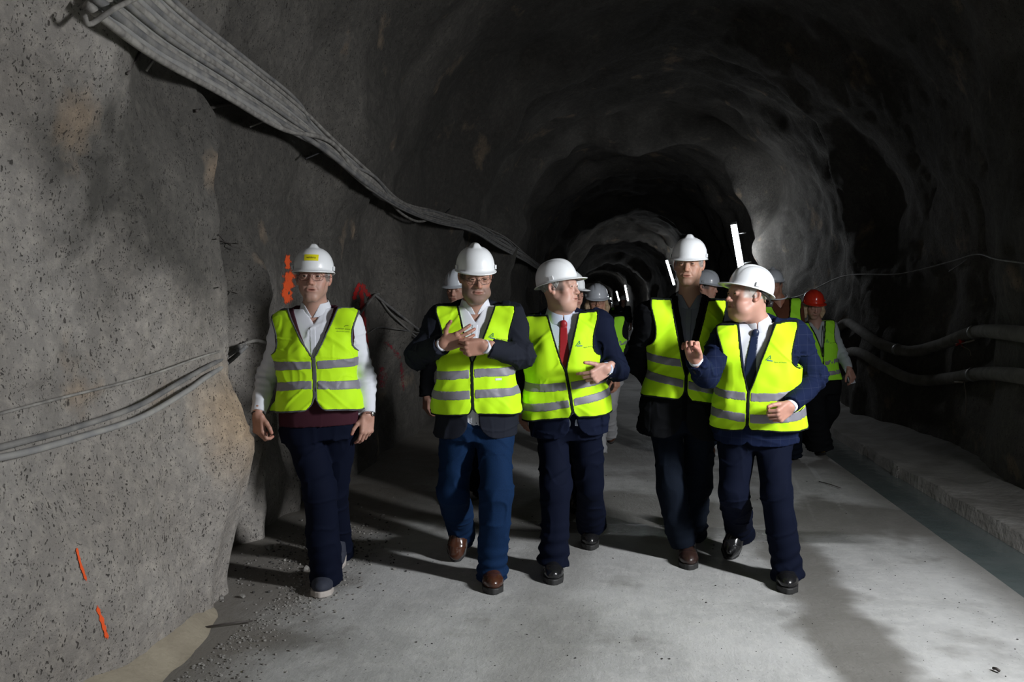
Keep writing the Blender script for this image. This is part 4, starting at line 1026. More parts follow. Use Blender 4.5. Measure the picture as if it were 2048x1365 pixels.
man1 = Person(label='man in white shirt sleeves and glasses walking nearest the left rock wall', seed=1, D=4.2, hip=(640, 838, 4.2), neck=(631, 618, 4.2), yaw=6, wide=1.10, deep=1.05,
    sh=[(570, 652), (700, 648)], el=[(534, 752, 4.27), (731, 752, 4.27)], wr=[(517, 826, 4.12), (735, 826, 4.2)], kn=[(640, 985, 4.10), (664, 985, 4.35)], an=[(652, 1150, 4.16), (676, 1098, 4.62)],
    head=dict(c=(627, 557, 4.14), face=(.12, .98, .03), roll=.02, s=1.06, skin=(0.46, 0.27, 0.21), fat=.0, eye=.0044, mouth=.0022, browc=(.16, .12, .10), beard=.15, side=1, gaze=(-.5, .8, .1)),
    helmet=('A', M_HELM), htilt=2, sticker='valdena', glasses=mat('dark_red_wire', (0.08, 0.01, 0.015), .35, metal=.5), hair=('grey', 0),
    hands=[dict(dir=(.10, .12, -1), thumb=(.85, .6, 0), back=(-.6, .8, .1), curl=[(25, 60, 30), (35, 62, 35), (48, 60, 40), (55, 62, 40)], spread=7, th=(.72, .66, -.05), th2=(.35, .95, -.1), s=1.04),
           dict(dir=(-.06, .10, -1), thumb=(-.7, .7, 0), back=(.7, .6, .1), curl=[(18, 30, 18), (26, 38, 22), (35, 42, 26), (42, 46, 30)], spread=4, th=(.70, .72, -.2), s=1.04)],
    trousers=M_NAVYT, legr=(.094, .080, .077), hem=.045, xc=[(0, 0), (.3, .003), (.6, -.008)],
    shirt=dict(m=M_SHIRT, label='white long-sleeved cotton shirt'), sweater=dict(zv=.27, w=.115, m=M_MAROON, label='maroon V-neck sweater'),
    vest=dict(zv=.335, hem=.055, w=.125, sx=.222, off=.030, flare=.10, gap=.006, bm=M_BINDG, stripes=[(.185, -.03), (.300, .0)], rr=.085, fold=1.3,
              print=[dict(kind='text', text='KONTOX  Jimena', at=(.150, .475), size=.0098, m=M_INK, rot=-5), dict(kind='text', text='GRUPO DE OBRAS', at=(.150, .461), size=.0080, m=M_INKO, rot=-5),
                     dict(kind=[((0, 0), (.4, .3), .05), ((.4, .3), (1, .25), .05)], at=(.158, .486), size=.022, m=M_INKO)]),
    shoes=[dict(dir=(-.15, 1, .10), at=(640, 1196), m=M_SUEDE, sole=M_SOLEW, label='navy suede shoe with pale sole'), dict(dir=(.0, 1, -.75), at=(673, 1142), m=M_SUEDE, sole=M_SOLEW)])
man2 = Person(label='man in black jacket, white shirt and blue jeans with both hands at his chest', seed=2, D=4.3, hip=(952, 838, 4.32), neck=(950, 612, 4.3), yaw=4, wide=1.05, deep=1.06, belly=.035,
    sh=[(884, 640), (1022, 634)], el=[(836, 712, 4.28), (1045, 712, 4.22)], wr=[(884, 690, 4.02), (972, 694, 3.98)], kn=[(906, 985, 4.36), (994, 985, 4.18)], an=[(924, 1070, 4.72), (984, 1142, 4.24)],
    head=dict(c=(951, 553, 4.22), face=(.22, .92, -.26), roll=-.02, s=1.05, skin=(0.41, 0.23, 0.17), fat=.010, eye=.0032, browc=(.05, .035, .03), beard=.62, beardc=(.125, .10, .09), hairc=(.05, .04, .035), gaze=(.4, .7, -.6)),
    helmet=('A', M_HELM), htilt=8, glasses=mat('dark_wire', (0.03, 0.02, 0.02), .35, metal=.5), hair=('dark', 0),
    hands=[dict(dir=(.93, .25, .30), thumb=(-.25, .25, .9), back=(-.2, .95, -.1), curl=[(12, 14, 8), (16, 18, 10), (24, 22, 12), (30, 26, 14)], spread=10, th=(.88, .45, .0), th2=(.55, .8, .05), s=1.04),
           dict(dir=(-.92, .2, -.12), thumb=(.0, .3, .95), back=(.25, .95, .1), curl=[(50, 70, 40), (55, 72, 40), (60, 72, 40), (62, 72, 40)], spread=4, th=(.3, .95, -.2), th2=(-.1, .95, -.3), s=1.04)],
    trousers=M_JEANS, trouserlabel='blue denim jeans', legr=(.098, .083, .072), hem=.03, xc=[(0, -.02), (.3, -.025), (.6, .005)],
    shirt=dict(m=M_SHIRT, label='white open-collared shirt'), jacket=dict(m=M_CHAR, hem=-.085, zv=.22, w=.105, gap=.03, rr=.10, label='charcoal suit jacket', xc=[(-.1, -.015), (.3, -.025), (.6, .005)]),
    vest=dict(zv=.33, hem=.045, w=.095, sx=.205, off=.040, gap=.004, stripes=[(.165, .05), (.272, .06)], rr=.055, hslope=0, print=chest_print(.068, .455, -10) + [dict(kind='tag', at=(.115, .238), size=.034, m=M_TAG)]),
    shoes=[dict(dir=(-.14, .55, -.85), at=(912, 1122), up=(0, .6, .3), m=M_BRL, label='brown leather shoe'), dict(dir=(.04, 1, .05), at=(987, 1189), m=M_BRL, label='brown leather shoe')])
man3 = Person(label='man with red tie and white peaked helmet looking sideways, third of the front row', seed=3, D=4.45, hip=(1136, 838, 4.50), neck=(1120, 628, 4.45), yaw=-6, wide=1.03, deep=1.10, belly=.05,
    sh=[(1070, 660, 4.50), (1196, 650, 4.45)], el=[(1046, 748, 4.66), (1234, 738, 4.42)], wr=[(1072, 822, 4.62), (1214, 738, 4.20)], kn=[(1112, 980, 4.36), (1180, 972, 4.62)], an=[(1108, 1108, 4.36), (1183, 1045, 4.90)],
    head=dict(c=(1119, 576, 4.42), face=(.86, .50, .02), roll=-.03, s=1.04, skin=(0.50, 0.30, 0.24), fat=.010, eye=.0035, nose=1.1, browc=(.25, .19, .16), brow=.4, hairc=(.14, .12, .11), gaze=(.9, .3, 0)),
    helmet=('B', M_HELM), htilt=12, hair=('grey', 0), helmlabel='white safety helmet with a long peak and raised centre ridge',
    hands=[None, dict(dir=(-.80, .35, -.45), thumb=(-.55, .3, .45), back=(.25, .90, .35), curl=[(42, 10, 5), (48, 62, 38), (52, 70, 40), (52, 72, 40)], spread=8, th=(.75, .66, -.1), th2=(.5, .85, -.1), s=1.03)],
    trousers=M_NAVYT, legr=(.094, .077, .078), hem=.05, xc=[(0, .045), (.2, .03), (.35, .012), (.6, .02)],
    shirt=dict(m=M_SHIRTB, cm=M_SHIRTB, open=.97, cw=.35, cz=.0, label='pale blue shirt with small navy spots'), tie=dict(m=M_RED, label='plain dark red necktie'),
    jacket=dict(m=M_NAVY, hem=-.075, zv=.20, w=.10, gap=.022, rr=.09, label='dark navy suit jacket', xc=[(-.1, .045), (.2, .02), (.6, .02)]),
    vest=dict(zv=.315, hem=.04, w=.082, sx=.205, off=.040, gap=.004, stripes=[(.135, .10), (.235, .04)], rr=.06, hslope=.02, print=chest_print(.082, .435, 0)),
    shoes=[dict(dir=(-.02, 1, -.02), at=(1106, 1170), m=M_BLKL, lace=1, label='black leather lace-up shoe'), dict(dir=(.05, 1, -.1), at=(1181, 1100), m=M_BLKL, lace=1, label='black leather lace-up shoe')])
man4 = Person(label='tall grey-haired man in open black jacket with his hands behind his back', seed=4, D=4.62, hip=(1366, 826, 4.66), neck=(1378, 600, 4.62), yaw=-10, wide=1.06,
    sh=[(1300, 632, 4.56), (1434, 628, 4.72)], el=[(1272, 720, 4.74), (1452, 725, 4.90)], wr=[(1318, 800, 4.96), (1400, 800, 5.02)], kn=[(1342, 975, 4.58), (1396, 970, 4.78)], an=[(1366, 1084, 4.60), (1386, 1068, 5.02)],
    head=dict(c=(1378, 529, 4.58), face=(-.34, .93, -.07), roll=.02, s=1.02, skin=(0.42, 0.24, 0.17), eye=.0031, nose=1.1, jaw=1.1, browc=(.13, .10, .09), hairc=(.22, .21, .20), beard=.12, gaze=(-.8, .6, -.2)),
    helmet=('A', M_HELM), htilt=2, hair=('grey', 0),
    hands=[dict(dir=(.7, -.4, -.5), thumb=(.3, .2, .8), curl=(20, 25, 30, 35)), dict(dir=(-.7, -.4, -.5), thumb=(-.3, .2, .8), curl=(20, 25, 30, 35))],
    trousers=M_DKJ, trouserlabel='very dark blue jeans', legr=(.096, .080, .070), hem=.02, xc=[(0, .0), (.6, .0)],
    shirt=dict(m=M_SHIRTG, open=.96, label='open grey-blue shirt'), jacket=dict(m=M_JET, hem=-.125, zv=.24, w=.10, gap=.012, rr=.12, flare=.12, hslope=-.0, label='long black jacket'), sweater=dict(zv=.30, w=.075, m=M_JET, label='black V-neck sweater'),
    vest=dict(zv=.245, hem=.095, w=.098, sx=.212, off=.042, gap=.005, flare=.13, stripes=[(.195, -.13), (.315, -.05)], rr=.075, hslope=-.06, print=chest_print(.095, .43, -4)),
    shoes=[dict(dir=(.05, 1, .0), at=(1378, 1140), m=leather('dark_brown_leather', (.03, .015, .012), .35), lace=1, label='dark brown lace-up shoe'), dict(dir=(.05, .8, -.5), at=(1392, 1080), m=M_BLKL)])
man5 = Person(label='man in navy checked blazer raising a pinched hand, rightmost of the front row', seed=5, D=4.32, hip=(1512, 852, 4.38), neck=(1514, 645, 4.32), yaw=-16, wide=1.05, deep=1.08, belly=.035,
    sh=[(1450, 680, 4.30), (1586, 668, 4.36)], el=[(1412, 752, 4.20), (1630, 758, 4.36)], wr=[(1392, 722, 4.00), (1582, 812, 4.10)], kn=[(1468, 985, 4.32), (1552, 990, 4.22)], an=[(1478, 1062, 4.72), (1574, 1140, 4.22)],
    head=dict(c=(1495, 591, 4.28), face=(-.96, .22, .04), roll=-.08, s=1.07, skin=(0.48, 0.265, 0.205), fat=.010, eye=.0036, nose=1.1, browc=(.35, .30, .27), brow=.3, hairc=(.33, .31, .29), gaze=(-1, .1, 0)),
    helmet=('B', M_HELM), htilt=15, harness=True, hair=('white', 0), helmlabel='white safety helmet with a long peak and black rear headband',
    hands=[dict(dir=(-.30, .25, .95), thumb=(.80, .5, .25), back=(-.35, -.85, .3), curl=[(70, 70, 40), (66, 74, 40), (58, 70, 40), (46, 60, 34)], spread=7, th=(.45, .80, -.60), th2=(-.35, .80, -.50), s=1.0),
           dict(dir=(-.80, .45, -.45), thumb=(-.55, .45, .65), back=(.35, .85, .45), curl=[(55, 75, 40), (58, 78, 42), (60, 80, 42), (62, 80, 42)], spread=4, th=(.5, .85, -.25), th2=(.1, .95, -.25), s=1.08)],
    trousers=M_NAVYT, trouserlabel='navy suit trousers', legr=(.097, .078, .076), hem=.035, xc=[(0, -.05), (.2, -.045), (.4, -.03), (.6, .0)],
    shirt=dict(m=M_SHIRT, open=.97, cw=.35, cz=.0, label='white shirt'), tie=dict(m=M_BLUETIE, label='navy necktie'),
    jacket=dict(m=M_PLAID, hem=-.075, zv=.18, w=.10, gap=-.01, rr=.06, label='navy blazer with a faint window check', xc=[(-.1, -.05), (.2, -.045), (.6, .0)]),
    vest=dict(zv=.235, hem=.015, w=.092, sx=.205, off=.042, gap=.004, stripes=[(.095, .0), (.205, .0)], rr=.05, flare=.10, print=chest_print(.045, .40, -4) + [dict(kind='tag', at=(.085, .168), size=.044, m=M_TAG)]),
    shoes=[dict(dir=(-.30, .62, -.75), at=(1456, 1118), up=(0, .6, .3), m=M_BLKL, label='black leather loafer'), dict(dir=(.04, 1, .0), at=(1575, 1188), m=M_BLKL, label='black leather loafer')])
# ------------------------------------------------------------------ people walking behind
FAR = dict(far=True, vox=.013, vvox=.0095, hvox=.0048, handvox=.0055)
def floor_y(D): return 612 + 1593 * 1.49 / D
def simple(D, cx, hx, top_z, shw=.19, **k):
    """joint pixels of an upright walker from depth, neck and hip columns and height"""
    def py(z): return 612 - (z - CAMZ) / D * 1593
    m = 1593 / D; H = top_z
    kk = dict(D=D, neck=(cx, py(H * .825)), hip=(hx, py(H * .515)), sh=[(cx - shw * m, py(H * .79)), (cx + shw * m, py(H * .79))],
              el=[(cx - (shw + .06) * m, py(H * .60)), (cx + (shw + .06) * m, py(H * .60))], wr=[(cx - (shw + .07) * m, py(H * .46), D - .08), (cx + (shw + .07) * m, py(H * .46), D - .08)],
              kn=[(hx - .09 * m, py(H * .29), D - .05), (hx + .09 * m, py(H * .29), D + .02)], an=[(hx - .08 * m, py(.10), D - .1), (hx + .08 * m, py(.13), D + .25)])
    kk.update(k); return kk
DOWN = [dict(dir=(0, .1, -1), thumb=(.6, .7, 0), back=(-.8, .5, 0), curl=(25, 30, 35, 40)), dict(dir=(0, .1, -1), thumb=(-.6, .7, 0), back=(.8, .5, 0), curl=(25, 30, 35, 40))]
def pair(D, hx, m1, **k): return [dict(dir=(0, 1, 0), at=(hx - .08 * 1593 / D, floor_y(D - .3)), m=m1, **k), dict(dir=(0, 1, -.35), at=(hx + .08 * 1593 / D, floor_y(D + .1)), m=m1, **k)]

bg1 = Person(**simple(6.1, 921, 938, 1.74, label='person in dark clothes mostly hidden behind the man in blue jeans', seed=11, yaw=0, **FAR,
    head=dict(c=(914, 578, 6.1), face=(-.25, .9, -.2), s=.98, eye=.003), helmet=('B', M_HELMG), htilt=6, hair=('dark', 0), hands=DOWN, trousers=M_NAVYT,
    shirt=dict(m=M_JET), jacket=dict(m=M_JET, hem=-.1, zv=.3, w=.06), shoes=pair(6.1, 938, M_BLKL), an=[(930, floor_y(6.2) - 26, 6.1), (950, floor_y(6.2) - 24, 6.2)]))
bg2 = Person(**simple(5.6, 1121, 1128, 1.66, label='person in black jacket almost hidden behind the man with the red tie', seed=12, yaw=-10, **FAR, sh=[(1076, 622), (1178, 632)],
    head=dict(c=(1141, 586, 5.6), face=(.55, .8, -.1), s=1.0, eye=.003), helmet=('B', M_HELM), htilt=4, hair=('grey', 0), glasses=M_BLACK, hands=DOWN, trousers=M_NAVYT,
    shirt=dict(m=M_SHIRT), jacket=dict(m=M_JET, hem=-.1, zv=.3, w=.06, off=.03), shoes=pair(5.6, 1128, M_BLKL)))
bg3 = Person(**simple(7.3, 1204, 1208, 1.68, label='woman with long fair hair and glasses in pale trousers behind the red-tie man', seed=13, yaw=10, **FAR, sh=[(1166, 640), (1236, 640)], el=[(1160, 700), (1248, 705)], wr=[(1170, 740), (1234, 752, 7.1)],
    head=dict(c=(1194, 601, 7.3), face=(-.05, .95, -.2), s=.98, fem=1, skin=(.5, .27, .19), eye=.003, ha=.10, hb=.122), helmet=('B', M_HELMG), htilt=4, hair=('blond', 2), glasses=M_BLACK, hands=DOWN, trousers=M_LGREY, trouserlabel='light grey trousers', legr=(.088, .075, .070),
    an=[(1196, 900, 7.1), (1217, 868, 7.5)], kn=[(1194, 812, 7.2), (1216, 806, 7.2)],
    shirt=dict(m=M_JET), jacket=dict(m=M_JET, hem=.05, zv=.35, w=.05), vest=dict(m=M_VEST2, zv=.3, hem=.10, w=.09, sx=.18, off=.036, stripes=[(.18, 0), (.28, 0)]),
    shoes=[dict(dir=(0, 1, -.1), at=(1196, 932), m=M_BRL), dict(dir=(0, .5, -.85), at=(1221, 886, 7.55), up=(0, .8, .3), m=M_BRL, sole=M_SOLE, label='dark shoe lifted off the floor')]))
bg4 = Person(**simple(7.2, 1418, 1412, 1.72, label='man in grey top and pale grey helmet between the tall man and the blazer', seed=14, yaw=6, **FAR, sh=[(1384, 612), (1446, 612)], el=[(1380, 680), (1458, 680)], wr=[(1385, 740), (1455, 735)],
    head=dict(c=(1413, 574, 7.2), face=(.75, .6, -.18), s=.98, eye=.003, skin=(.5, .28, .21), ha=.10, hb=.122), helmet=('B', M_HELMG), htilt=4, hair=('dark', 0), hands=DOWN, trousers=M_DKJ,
    an=[(1396, 890, 7.4), (1418, 880, 7.4)], shirt=dict(m=M_GREYK), vest=dict(m=M_VEST2, zv=.3, hem=.05, w=.09, sx=.19, off=.036, stripes=[(.16, 0), (.27, 0)]),
    shoes=[dict(dir=(0, 1, 0), at=(1392, 938), m=M_BRL), dict(dir=(.1, .9, -.3), at=(1420, 918, 7.6), m=M_BRL)]))
bg5 = Person(**simple(7.4, 1556, 1568, 1.87, label='man in brown jumper and green vest with a white neck cord behind the blazer', seed=15, yaw=-4, **FAR, sh=[(1520, 604), (1592, 604)], el=[(1508, 680), (1604, 680)], wr=[(1512, 740), (1602, 745)],
    head=dict(c=(1545, 571, 7.4), face=(-.30, .92, -.05), s=1.0, eye=.003, skin=(.36, .19, .13)), helmet=('A', M_HELMG), htilt=6, hair=('dark', 0), hands=DOWN, trousers=M_DKJ,
    shirt=dict(m=M_BROWNK), vest=dict(m=M_VEST2, zv=.28, hem=.05, w=.10, sx=.19, off=.036, stripes=[(.16, 0), (.27, 0)]),
    shoes=[dict(dir=(0, 1, 0), at=(1552, 935), m=M_BRL), dict(dir=(.1, .9, -.1), at=(1584, 918), m=M_BRL)]))
bg6 = Person(**simple(7.7, 1634, 1640, 1.60, label='woman in red helmet, green vest and wide black trousers near the right kerb', seed=16, yaw=-4, **FAR, neck=(1630, 644), hip=(1640, 766), sh=[(1602, 656), (1660, 656)], el=[(1596, 712), (1682, 706)], wr=[(1604, 760), (1698, 738, 7.55)],
    head=dict(c=(1627, 611, 7.65), face=(-.04, .88, -.42), s=.97, fem=1, eye=.0024, skin=(.40, .23, .18)), helmet=('B', M_HELMR), htilt=16, helmlabel='glossy red safety helmet', hair=('blond', 0.4),
    hands=[DOWN[0], dict(dir=(.25, .3, -.9), thumb=(-.8, .5, -.2), back=(.7, .6, .2), curl=(30, 40, 45, 50))], trousers=M_JET, trouserlabel='wide black trousers', legr=(.100, .105, .125), hem=.04,
    kn=[(1628, 822, 7.6), (1655, 820, 7.8)], an=[(1637, 886, 7.7), (1620, 872, 7.95)], wide=.92,
    shirt=dict(m=cloth('pale_jumper', (.36, .40, .42)), label='pale grey jumper'), vest=dict(m=M_VEST2, zv=.33, hem=.02, w=.075, sx=.165, off=.036, stripes=[(.10, .08), (.20, .08)], print=chest_print(.04, .40, 2)),
    shoes=[dict(dir=(.05, 1, .0), at=(1641, 911), m=M_YEL, label='yellow canvas shoe'), dict(dir=(-.1, .9, -.3), at=(1618, 884), m=M_YEL, label='yellow canvas shoe')]))
# far group, seen between the red-tie man and the tall man
VF = dict(far=True, vox=.026, vvox=.016, hvox=.009, handvox=.009)
def farman(lbl, D, x, H, vm, tr, seed, hm=M_HELM, **k):
    return Person(**simple(D, x, x, H, label=lbl, seed=seed, **VF, head=dict(c=(x, 612 - (H * .925 - CAMZ) / D * 1593, D), face=(0, 1, 0), s=1.0, eye=.003), helmet=('A', hm), hands=DOWN, trousers=tr,
        shirt=dict(m=M_JET), vest=dict(m=vm, zv=.3, hem=.02, w=.07, sx=.2, off=.04, stripes=[(.16, 0), (.36, 0)], fold=.3), shoes=pair(D, x, M_BLKL), group='people far down the tunnel', **k))
M_VNAVY = cloth('navy_and_green_vest', (.012, .02, .03))
far1 = farman('small far figure in navy vest with pale stripes, grey trousers, below the lamps', 26.0, 1246, 1.80, M_VNAVY, M_GREYK, 21)
far2 = farman('small far figure in green vest, left of the navy-vested one', 30.0, 1219, 1.72, M_VEST2, M_DKJ, 22)
far3 = farman('tiny dark figure between the two vested people far down the tunnel', 28.0, 1232, 1.62, M_JET, M_DKJ, 23)
# ------------------------------------------------------------------ lamps on the right wall
M_TUBE = mat('lamp_tube', (1, 1, 1), .4, emit=75, ecol=(.90, .95, 1.0)); M_TUBE2 = mat('lamp_tube_far', (1, 1, 1), .4, emit=60, ecol=(.90, .95, 1.0)); M_FIX = mat('lamp_housing', (.35, .36, .36), .5)
LAMPS = [((1466, 450), (1483, 548), 14.3), ((1333, 521), (1348, 570), 35.5), ((1250, 571), (1256, 602), 58), ((1233, 583), (1238, 602), 80), ((1242, 578), (1243, 590), 100), ((1221, 596), (1223, 607), 104), ((1216, 592), (1217, 597), 112), ((1218, 602), (1219, 608), 114)]
for n, (a, b, D) in enumerate(LAMPS):
    A, B = W(*a, D), W(*b, D); u = nrm(B - A); side = np.array([1.0, 0, 0]); side = nrm(side - u * (side @ u))
    t = thing('tube_lamp', ['long glowing lamp tube on the rock wall above the blazer man', 'glowing lamp tube beside the helmet of the tall man', 'glowing far tube, right and longest of the small group', 'glowing far tube just left of the longest small one',
              'short far lamp between and above two longer ones', 'tiny far lamp next to the fair-haired woman', 'tiny far lamp, upper of the faintest pair', 'tiny far lamp, lower of the faintest pair'][n], 'lamp', B, 'tube lamps along the right wall')
    r = .040 if n < 2 else .05
    new_mesh('tube', *tube([A, B], r, 12), M_TUBE if n < 2 else M_TUBE2, t)
    mb = MB(); M3 = np.array([nrm(np.cross(u, side)), side, u])
    V, F = box_vf((A + B) / 2 + side * (r + .016), (.012, .012, np.linalg.norm(B - A) / 2 + .05), M3); mb.add(V, F); mb.build('housing', M_FIX, t, smooth=False)
    for e in (A - u * .03, B + u * .03): new_mesh('end_cap', *tube([e - u * .02, e + u * .03], r * 1.35, 12), M_FIX, t)
    for f_ in (.2, .8):
        c = A + (B - A) * f_ + side * r; new_mesh('bracket', *tube([c, c + side * .16], .010, 6), M_FIX, t)
# the near lamp outside the frame that lights the group
t = thing('tube_lamp', 'lamp housing on the right wall just outside the picture', 'lamp', (2.93, 2.45, 1.7), 'tube lamps along the right wall')
new_mesh('housing', *box_vf((2.955, 2.40, 2.25), (.03, .11, .56), np.eye(3)), M_FIX, t, smooth=False)

# ------------------------------------------------------------------ cables on the left wall
M_CAB = [mat('dusty_cable', (.33, .315, .29), .85, bump=(60, .6, .004), mottle=((.17, .16, .15), 18)), mat('dark_cable', (.12, .12, .125), .7, bump=(60, .5, .003), mottle=((.26, .25, .235), 9)), mat('grey_cable', (.22, .22, .225), .75, mottle=((.33, .32, .30), 11))]
M_WIRE = mat('rusty_wire', (.07, .06, .055), .6, metal=.3); M_TIE = mat('black_strap', (.012, .012, .014), .6)
def wall_path(pix, out, n=60, lo=1.5, hi=40):
    P = []
    for (x, y) in spline([(a, b, 0) for a, b in pix], n)[:, :2]:
        h = hit(x, y, lo, hi); P.append(h)
    P = np.array(P); D = P - CAM; d = np.linalg.norm(D, axis=1)
    d = np.array([d[max(0, i - 3):i + 4].min() * .5 + d[max(0, i - 3):i + 4].mean() * .5 for i in range(len(d))])
    d = np.convolve(np.pad(d, 4, mode='edge'), np.ones(9) / 9, 'valid'); D = D / np.linalg.norm(D, axis=1, keepdims=True); Q = CAM + D * d[:, None]; D = Q - CAM; d = d[:, None]; dd = out(np.linspace(0, 1, n))[:, None] if callable(out) else out
    return CAM + D / d * (d - dd)
# centre line of the bundle and its half width in pixels
CL = [(215, -40), (330, 60), (470, 155), (580, 232), (655, 292), (740, 362), (800, 410), (870, 432), (945, 455), (1002, 485), (1050, 515), (1085, 537), (1130, 545)]
HWD = [66, 56, 42, 31, 20, 14, 9, 11, 13, 13, 7, 5, 4]
rnd = random.Random(5)
cN = np.array(CL, float); tan = np.gradient(cN, axis=0); nrmv = np.stack([-tan[:, 1], tan[:, 0]], 1); nrmv /= np.linalg.norm(nrmv, axis=1, keepdims=True)
NC = 13
for i in range(NC):
    f = -1 + 2 * i / (NC - 1); pix = []
    for kx, (c, hw) in enumerate(zip(cN, HWD)):
        sh = f if kx < 4 else f * (1 if kx % 2 else -.6 if i % 3 == 0 else .8) + .25 * rnd.uniform(-1, 1)
        pix.append(tuple(c + nrmv[kx] * hw * max(-1, min(1, sh))))
    lay = rnd.uniform(0, .05); P = wall_path(pix, lambda t, lay=lay: .13 + lay + .75 * t ** 1.5, 70)
    P = CAM + (P - CAM)
    o = new_mesh('cable', *tube(spline(P, 160), rnd.choice([.011, .013, .016, .019]), 8), M_CAB[i % 3] if i > 3 else M_CAB[[1, 0, 2, 0][i]], None, base=P[0])
    tag(o, 'dusty cable in the thick bundle running along the upper left wall', 'cable', 'cables of the bundle on the upper left wall')
# loop hanging under the bundle
P = wall_path([(778, 398), (800, 425), (835, 443), (868, 436), (882, 430)], .55, 30); o = new_mesh('cable', *tube(P, .013, 8), M_CAB[0], None, base=P[0])
tag(o, 'slack cable loop sagging under the bundle above the second man', 'cable', 'loose cables on the left wall')
# straps and hangers holding the bundle
def pin(pix, out0, out1, r, m, name, label, cat='bracket', n=12, group=None):
    P = [hit(x, y) for x, y in pix]; Q = []
    for i, p in enumerate(P):
        d = p - CAM; L = np.linalg.norm(d); o_ = out0 + (out1 - out0) * i / (len(P) - 1); Q.append(CAM + d / L * (L - o_))
    Q = spline(Q, n) if len(Q) > 2 else np.array(Q); o = new_mesh(name, *tube(Q, r, 6), m, None, base=Q[0]); tag(o, label, cat, group); return o
pin([(290, -12), (232, 15), (180, 48), (168, 30)], .22, .16, .010, M_CAB[0], 'hanger_rod', 'dusty steel rod crossing the bundle at the top left edge')
pin([(318, 104), (292, 142)], .20, .12, .006, M_CAB[0], 'hanger_pin', 'thin pin hanging below the bundle, upper of two', 'pin')
pin([(280, 104), (254, 148)], .02, .02, .006, M_WIRE, 'hanger_pin', 'thin dark pin against the wall under the bundle', 'pin')
pin([(536, 240), (500, 254)], .20, .12, .006, M_CAB[0], 'hanger_pin', 'thin pin hanging below the bundle, lower of two', 'pin')
pin([(480, 205), (440, 212), (392, 222)], .08, .02, .009, M_WIRE, 'steel_bar', 'bent steel bar sticking out of the wall under the bundle', 'bar')
pin([(672, 282), (655, 298), (625, 312), (610, 318)], .40, .30, .007, M_TIE, 'strap', 'black strap around the bundle where it narrows', 'strap')
pin([(900, 418), (885, 432), (872, 445)], .62, .56, .008, M_TIE, 'strap', 'black strap around the bundle right of the slack loop', 'strap')
pin([(986, 458), (976, 470), (968, 478)], .80, .74, .008, M_TIE, 'strap', 'black strap on the bundle above the second helmet', 'strap')
pin([(1012, 478), (1002, 488), (998, 498)], .86, .80, .010, M_TIE, 'strap', 'black strap at the bundle end above the second helmet', 'strap')
# lower cables
for pix, r, m, lb in [([(-40, 838), (120, 797), (280, 757), (395, 717), (450, 700), (505, 682)], .0055, M_CAB[0], 'thin pale wire stretched highest over the left wall'),
                      ([(-40, 906), (60, 880), (150, 856), (270, 815), (360, 765), (400, 742), (455, 712), (492, 686)], .012, M_CAB[1], 'dark cable with dusty top, upper of the pair on the left wall'),
                      ([(-40, 924), (60, 903), (170, 872), (280, 836), (370, 785), (405, 760), (455, 726), (494, 692)], .013, M_CAB[2], 'dark cable with dusty top, lower of the pair on the left wall'),
                      ([(492, 686), (515, 682), (545, 690), (580, 700)], .012, M_CAB[0], 'cable end passing behind the man in shirt sleeves')]:
    P = wall_path(pix, .035, 60); o = new_mesh('cable', *tube(spline(P, 140), r, 8), m, None, base=P[0]); tag(o, lb, 'cable', 'loose cables on the left wall')
for pix, r, lb in [([(700, 655), (722, 625), (748, 592), (758, 588)], .012, 'dark cable rising beside the painted arrow'), ([(750, 590), (790, 622), (840, 662), (880, 690)], .014, 'upper cable slanting down behind the second man'), ([(756, 592), (780, 625), (830, 672), (870, 700)], .010, 'lower cable slanting down behind the second man'),
                   ([(735, 668), (760, 655), (800, 660), (850, 668)], .005, 'thin wire across the wall right of the arrow')]:
    P = wall_path(pix, .05, 30); o = new_mesh('cable', *tube(spline(P, 60), r, 8), M_CAB[1], None, base=P[0]); tag(o, lb, 'cable', 'loose cables on the left wall')
# bits of mesh wire poking out of the left wall
for pix, lb in [([(432, 478), (455, 486), (478, 488)], 'upper wire stub sticking out of the wall edge'), ([(438, 470), (448, 482), (462, 492), (480, 497)], 'crossed wire stub sticking out of the wall edge'), ([(436, 575), (455, 582), (475, 588)], 'lower wire stub sticking out of the wall edge')]:
    pin(pix, .05, .10, .003, M_WIRE, 'wire_stub', lb, 'wire')
# wire strung along the right wall
P = wall_path([(1540, 600), (1600, 592), (1690, 552), (1800, 548), (1900, 524), (1955, 509), (2000, 520), (2100, 532)], .12, 60); o = new_mesh('cable', *tube(P, .008, 6), M_CAB[2], None, base=P[0]); tag(o, 'thin cable strung high along the dark right wall', 'cable')
pin([(1935, 518), (1916, 532), (1898, 543)], .12, .05, .005, M_CAB[2], 'wire_stub', 'thin tail hanging from the cable on the right wall', 'wire')
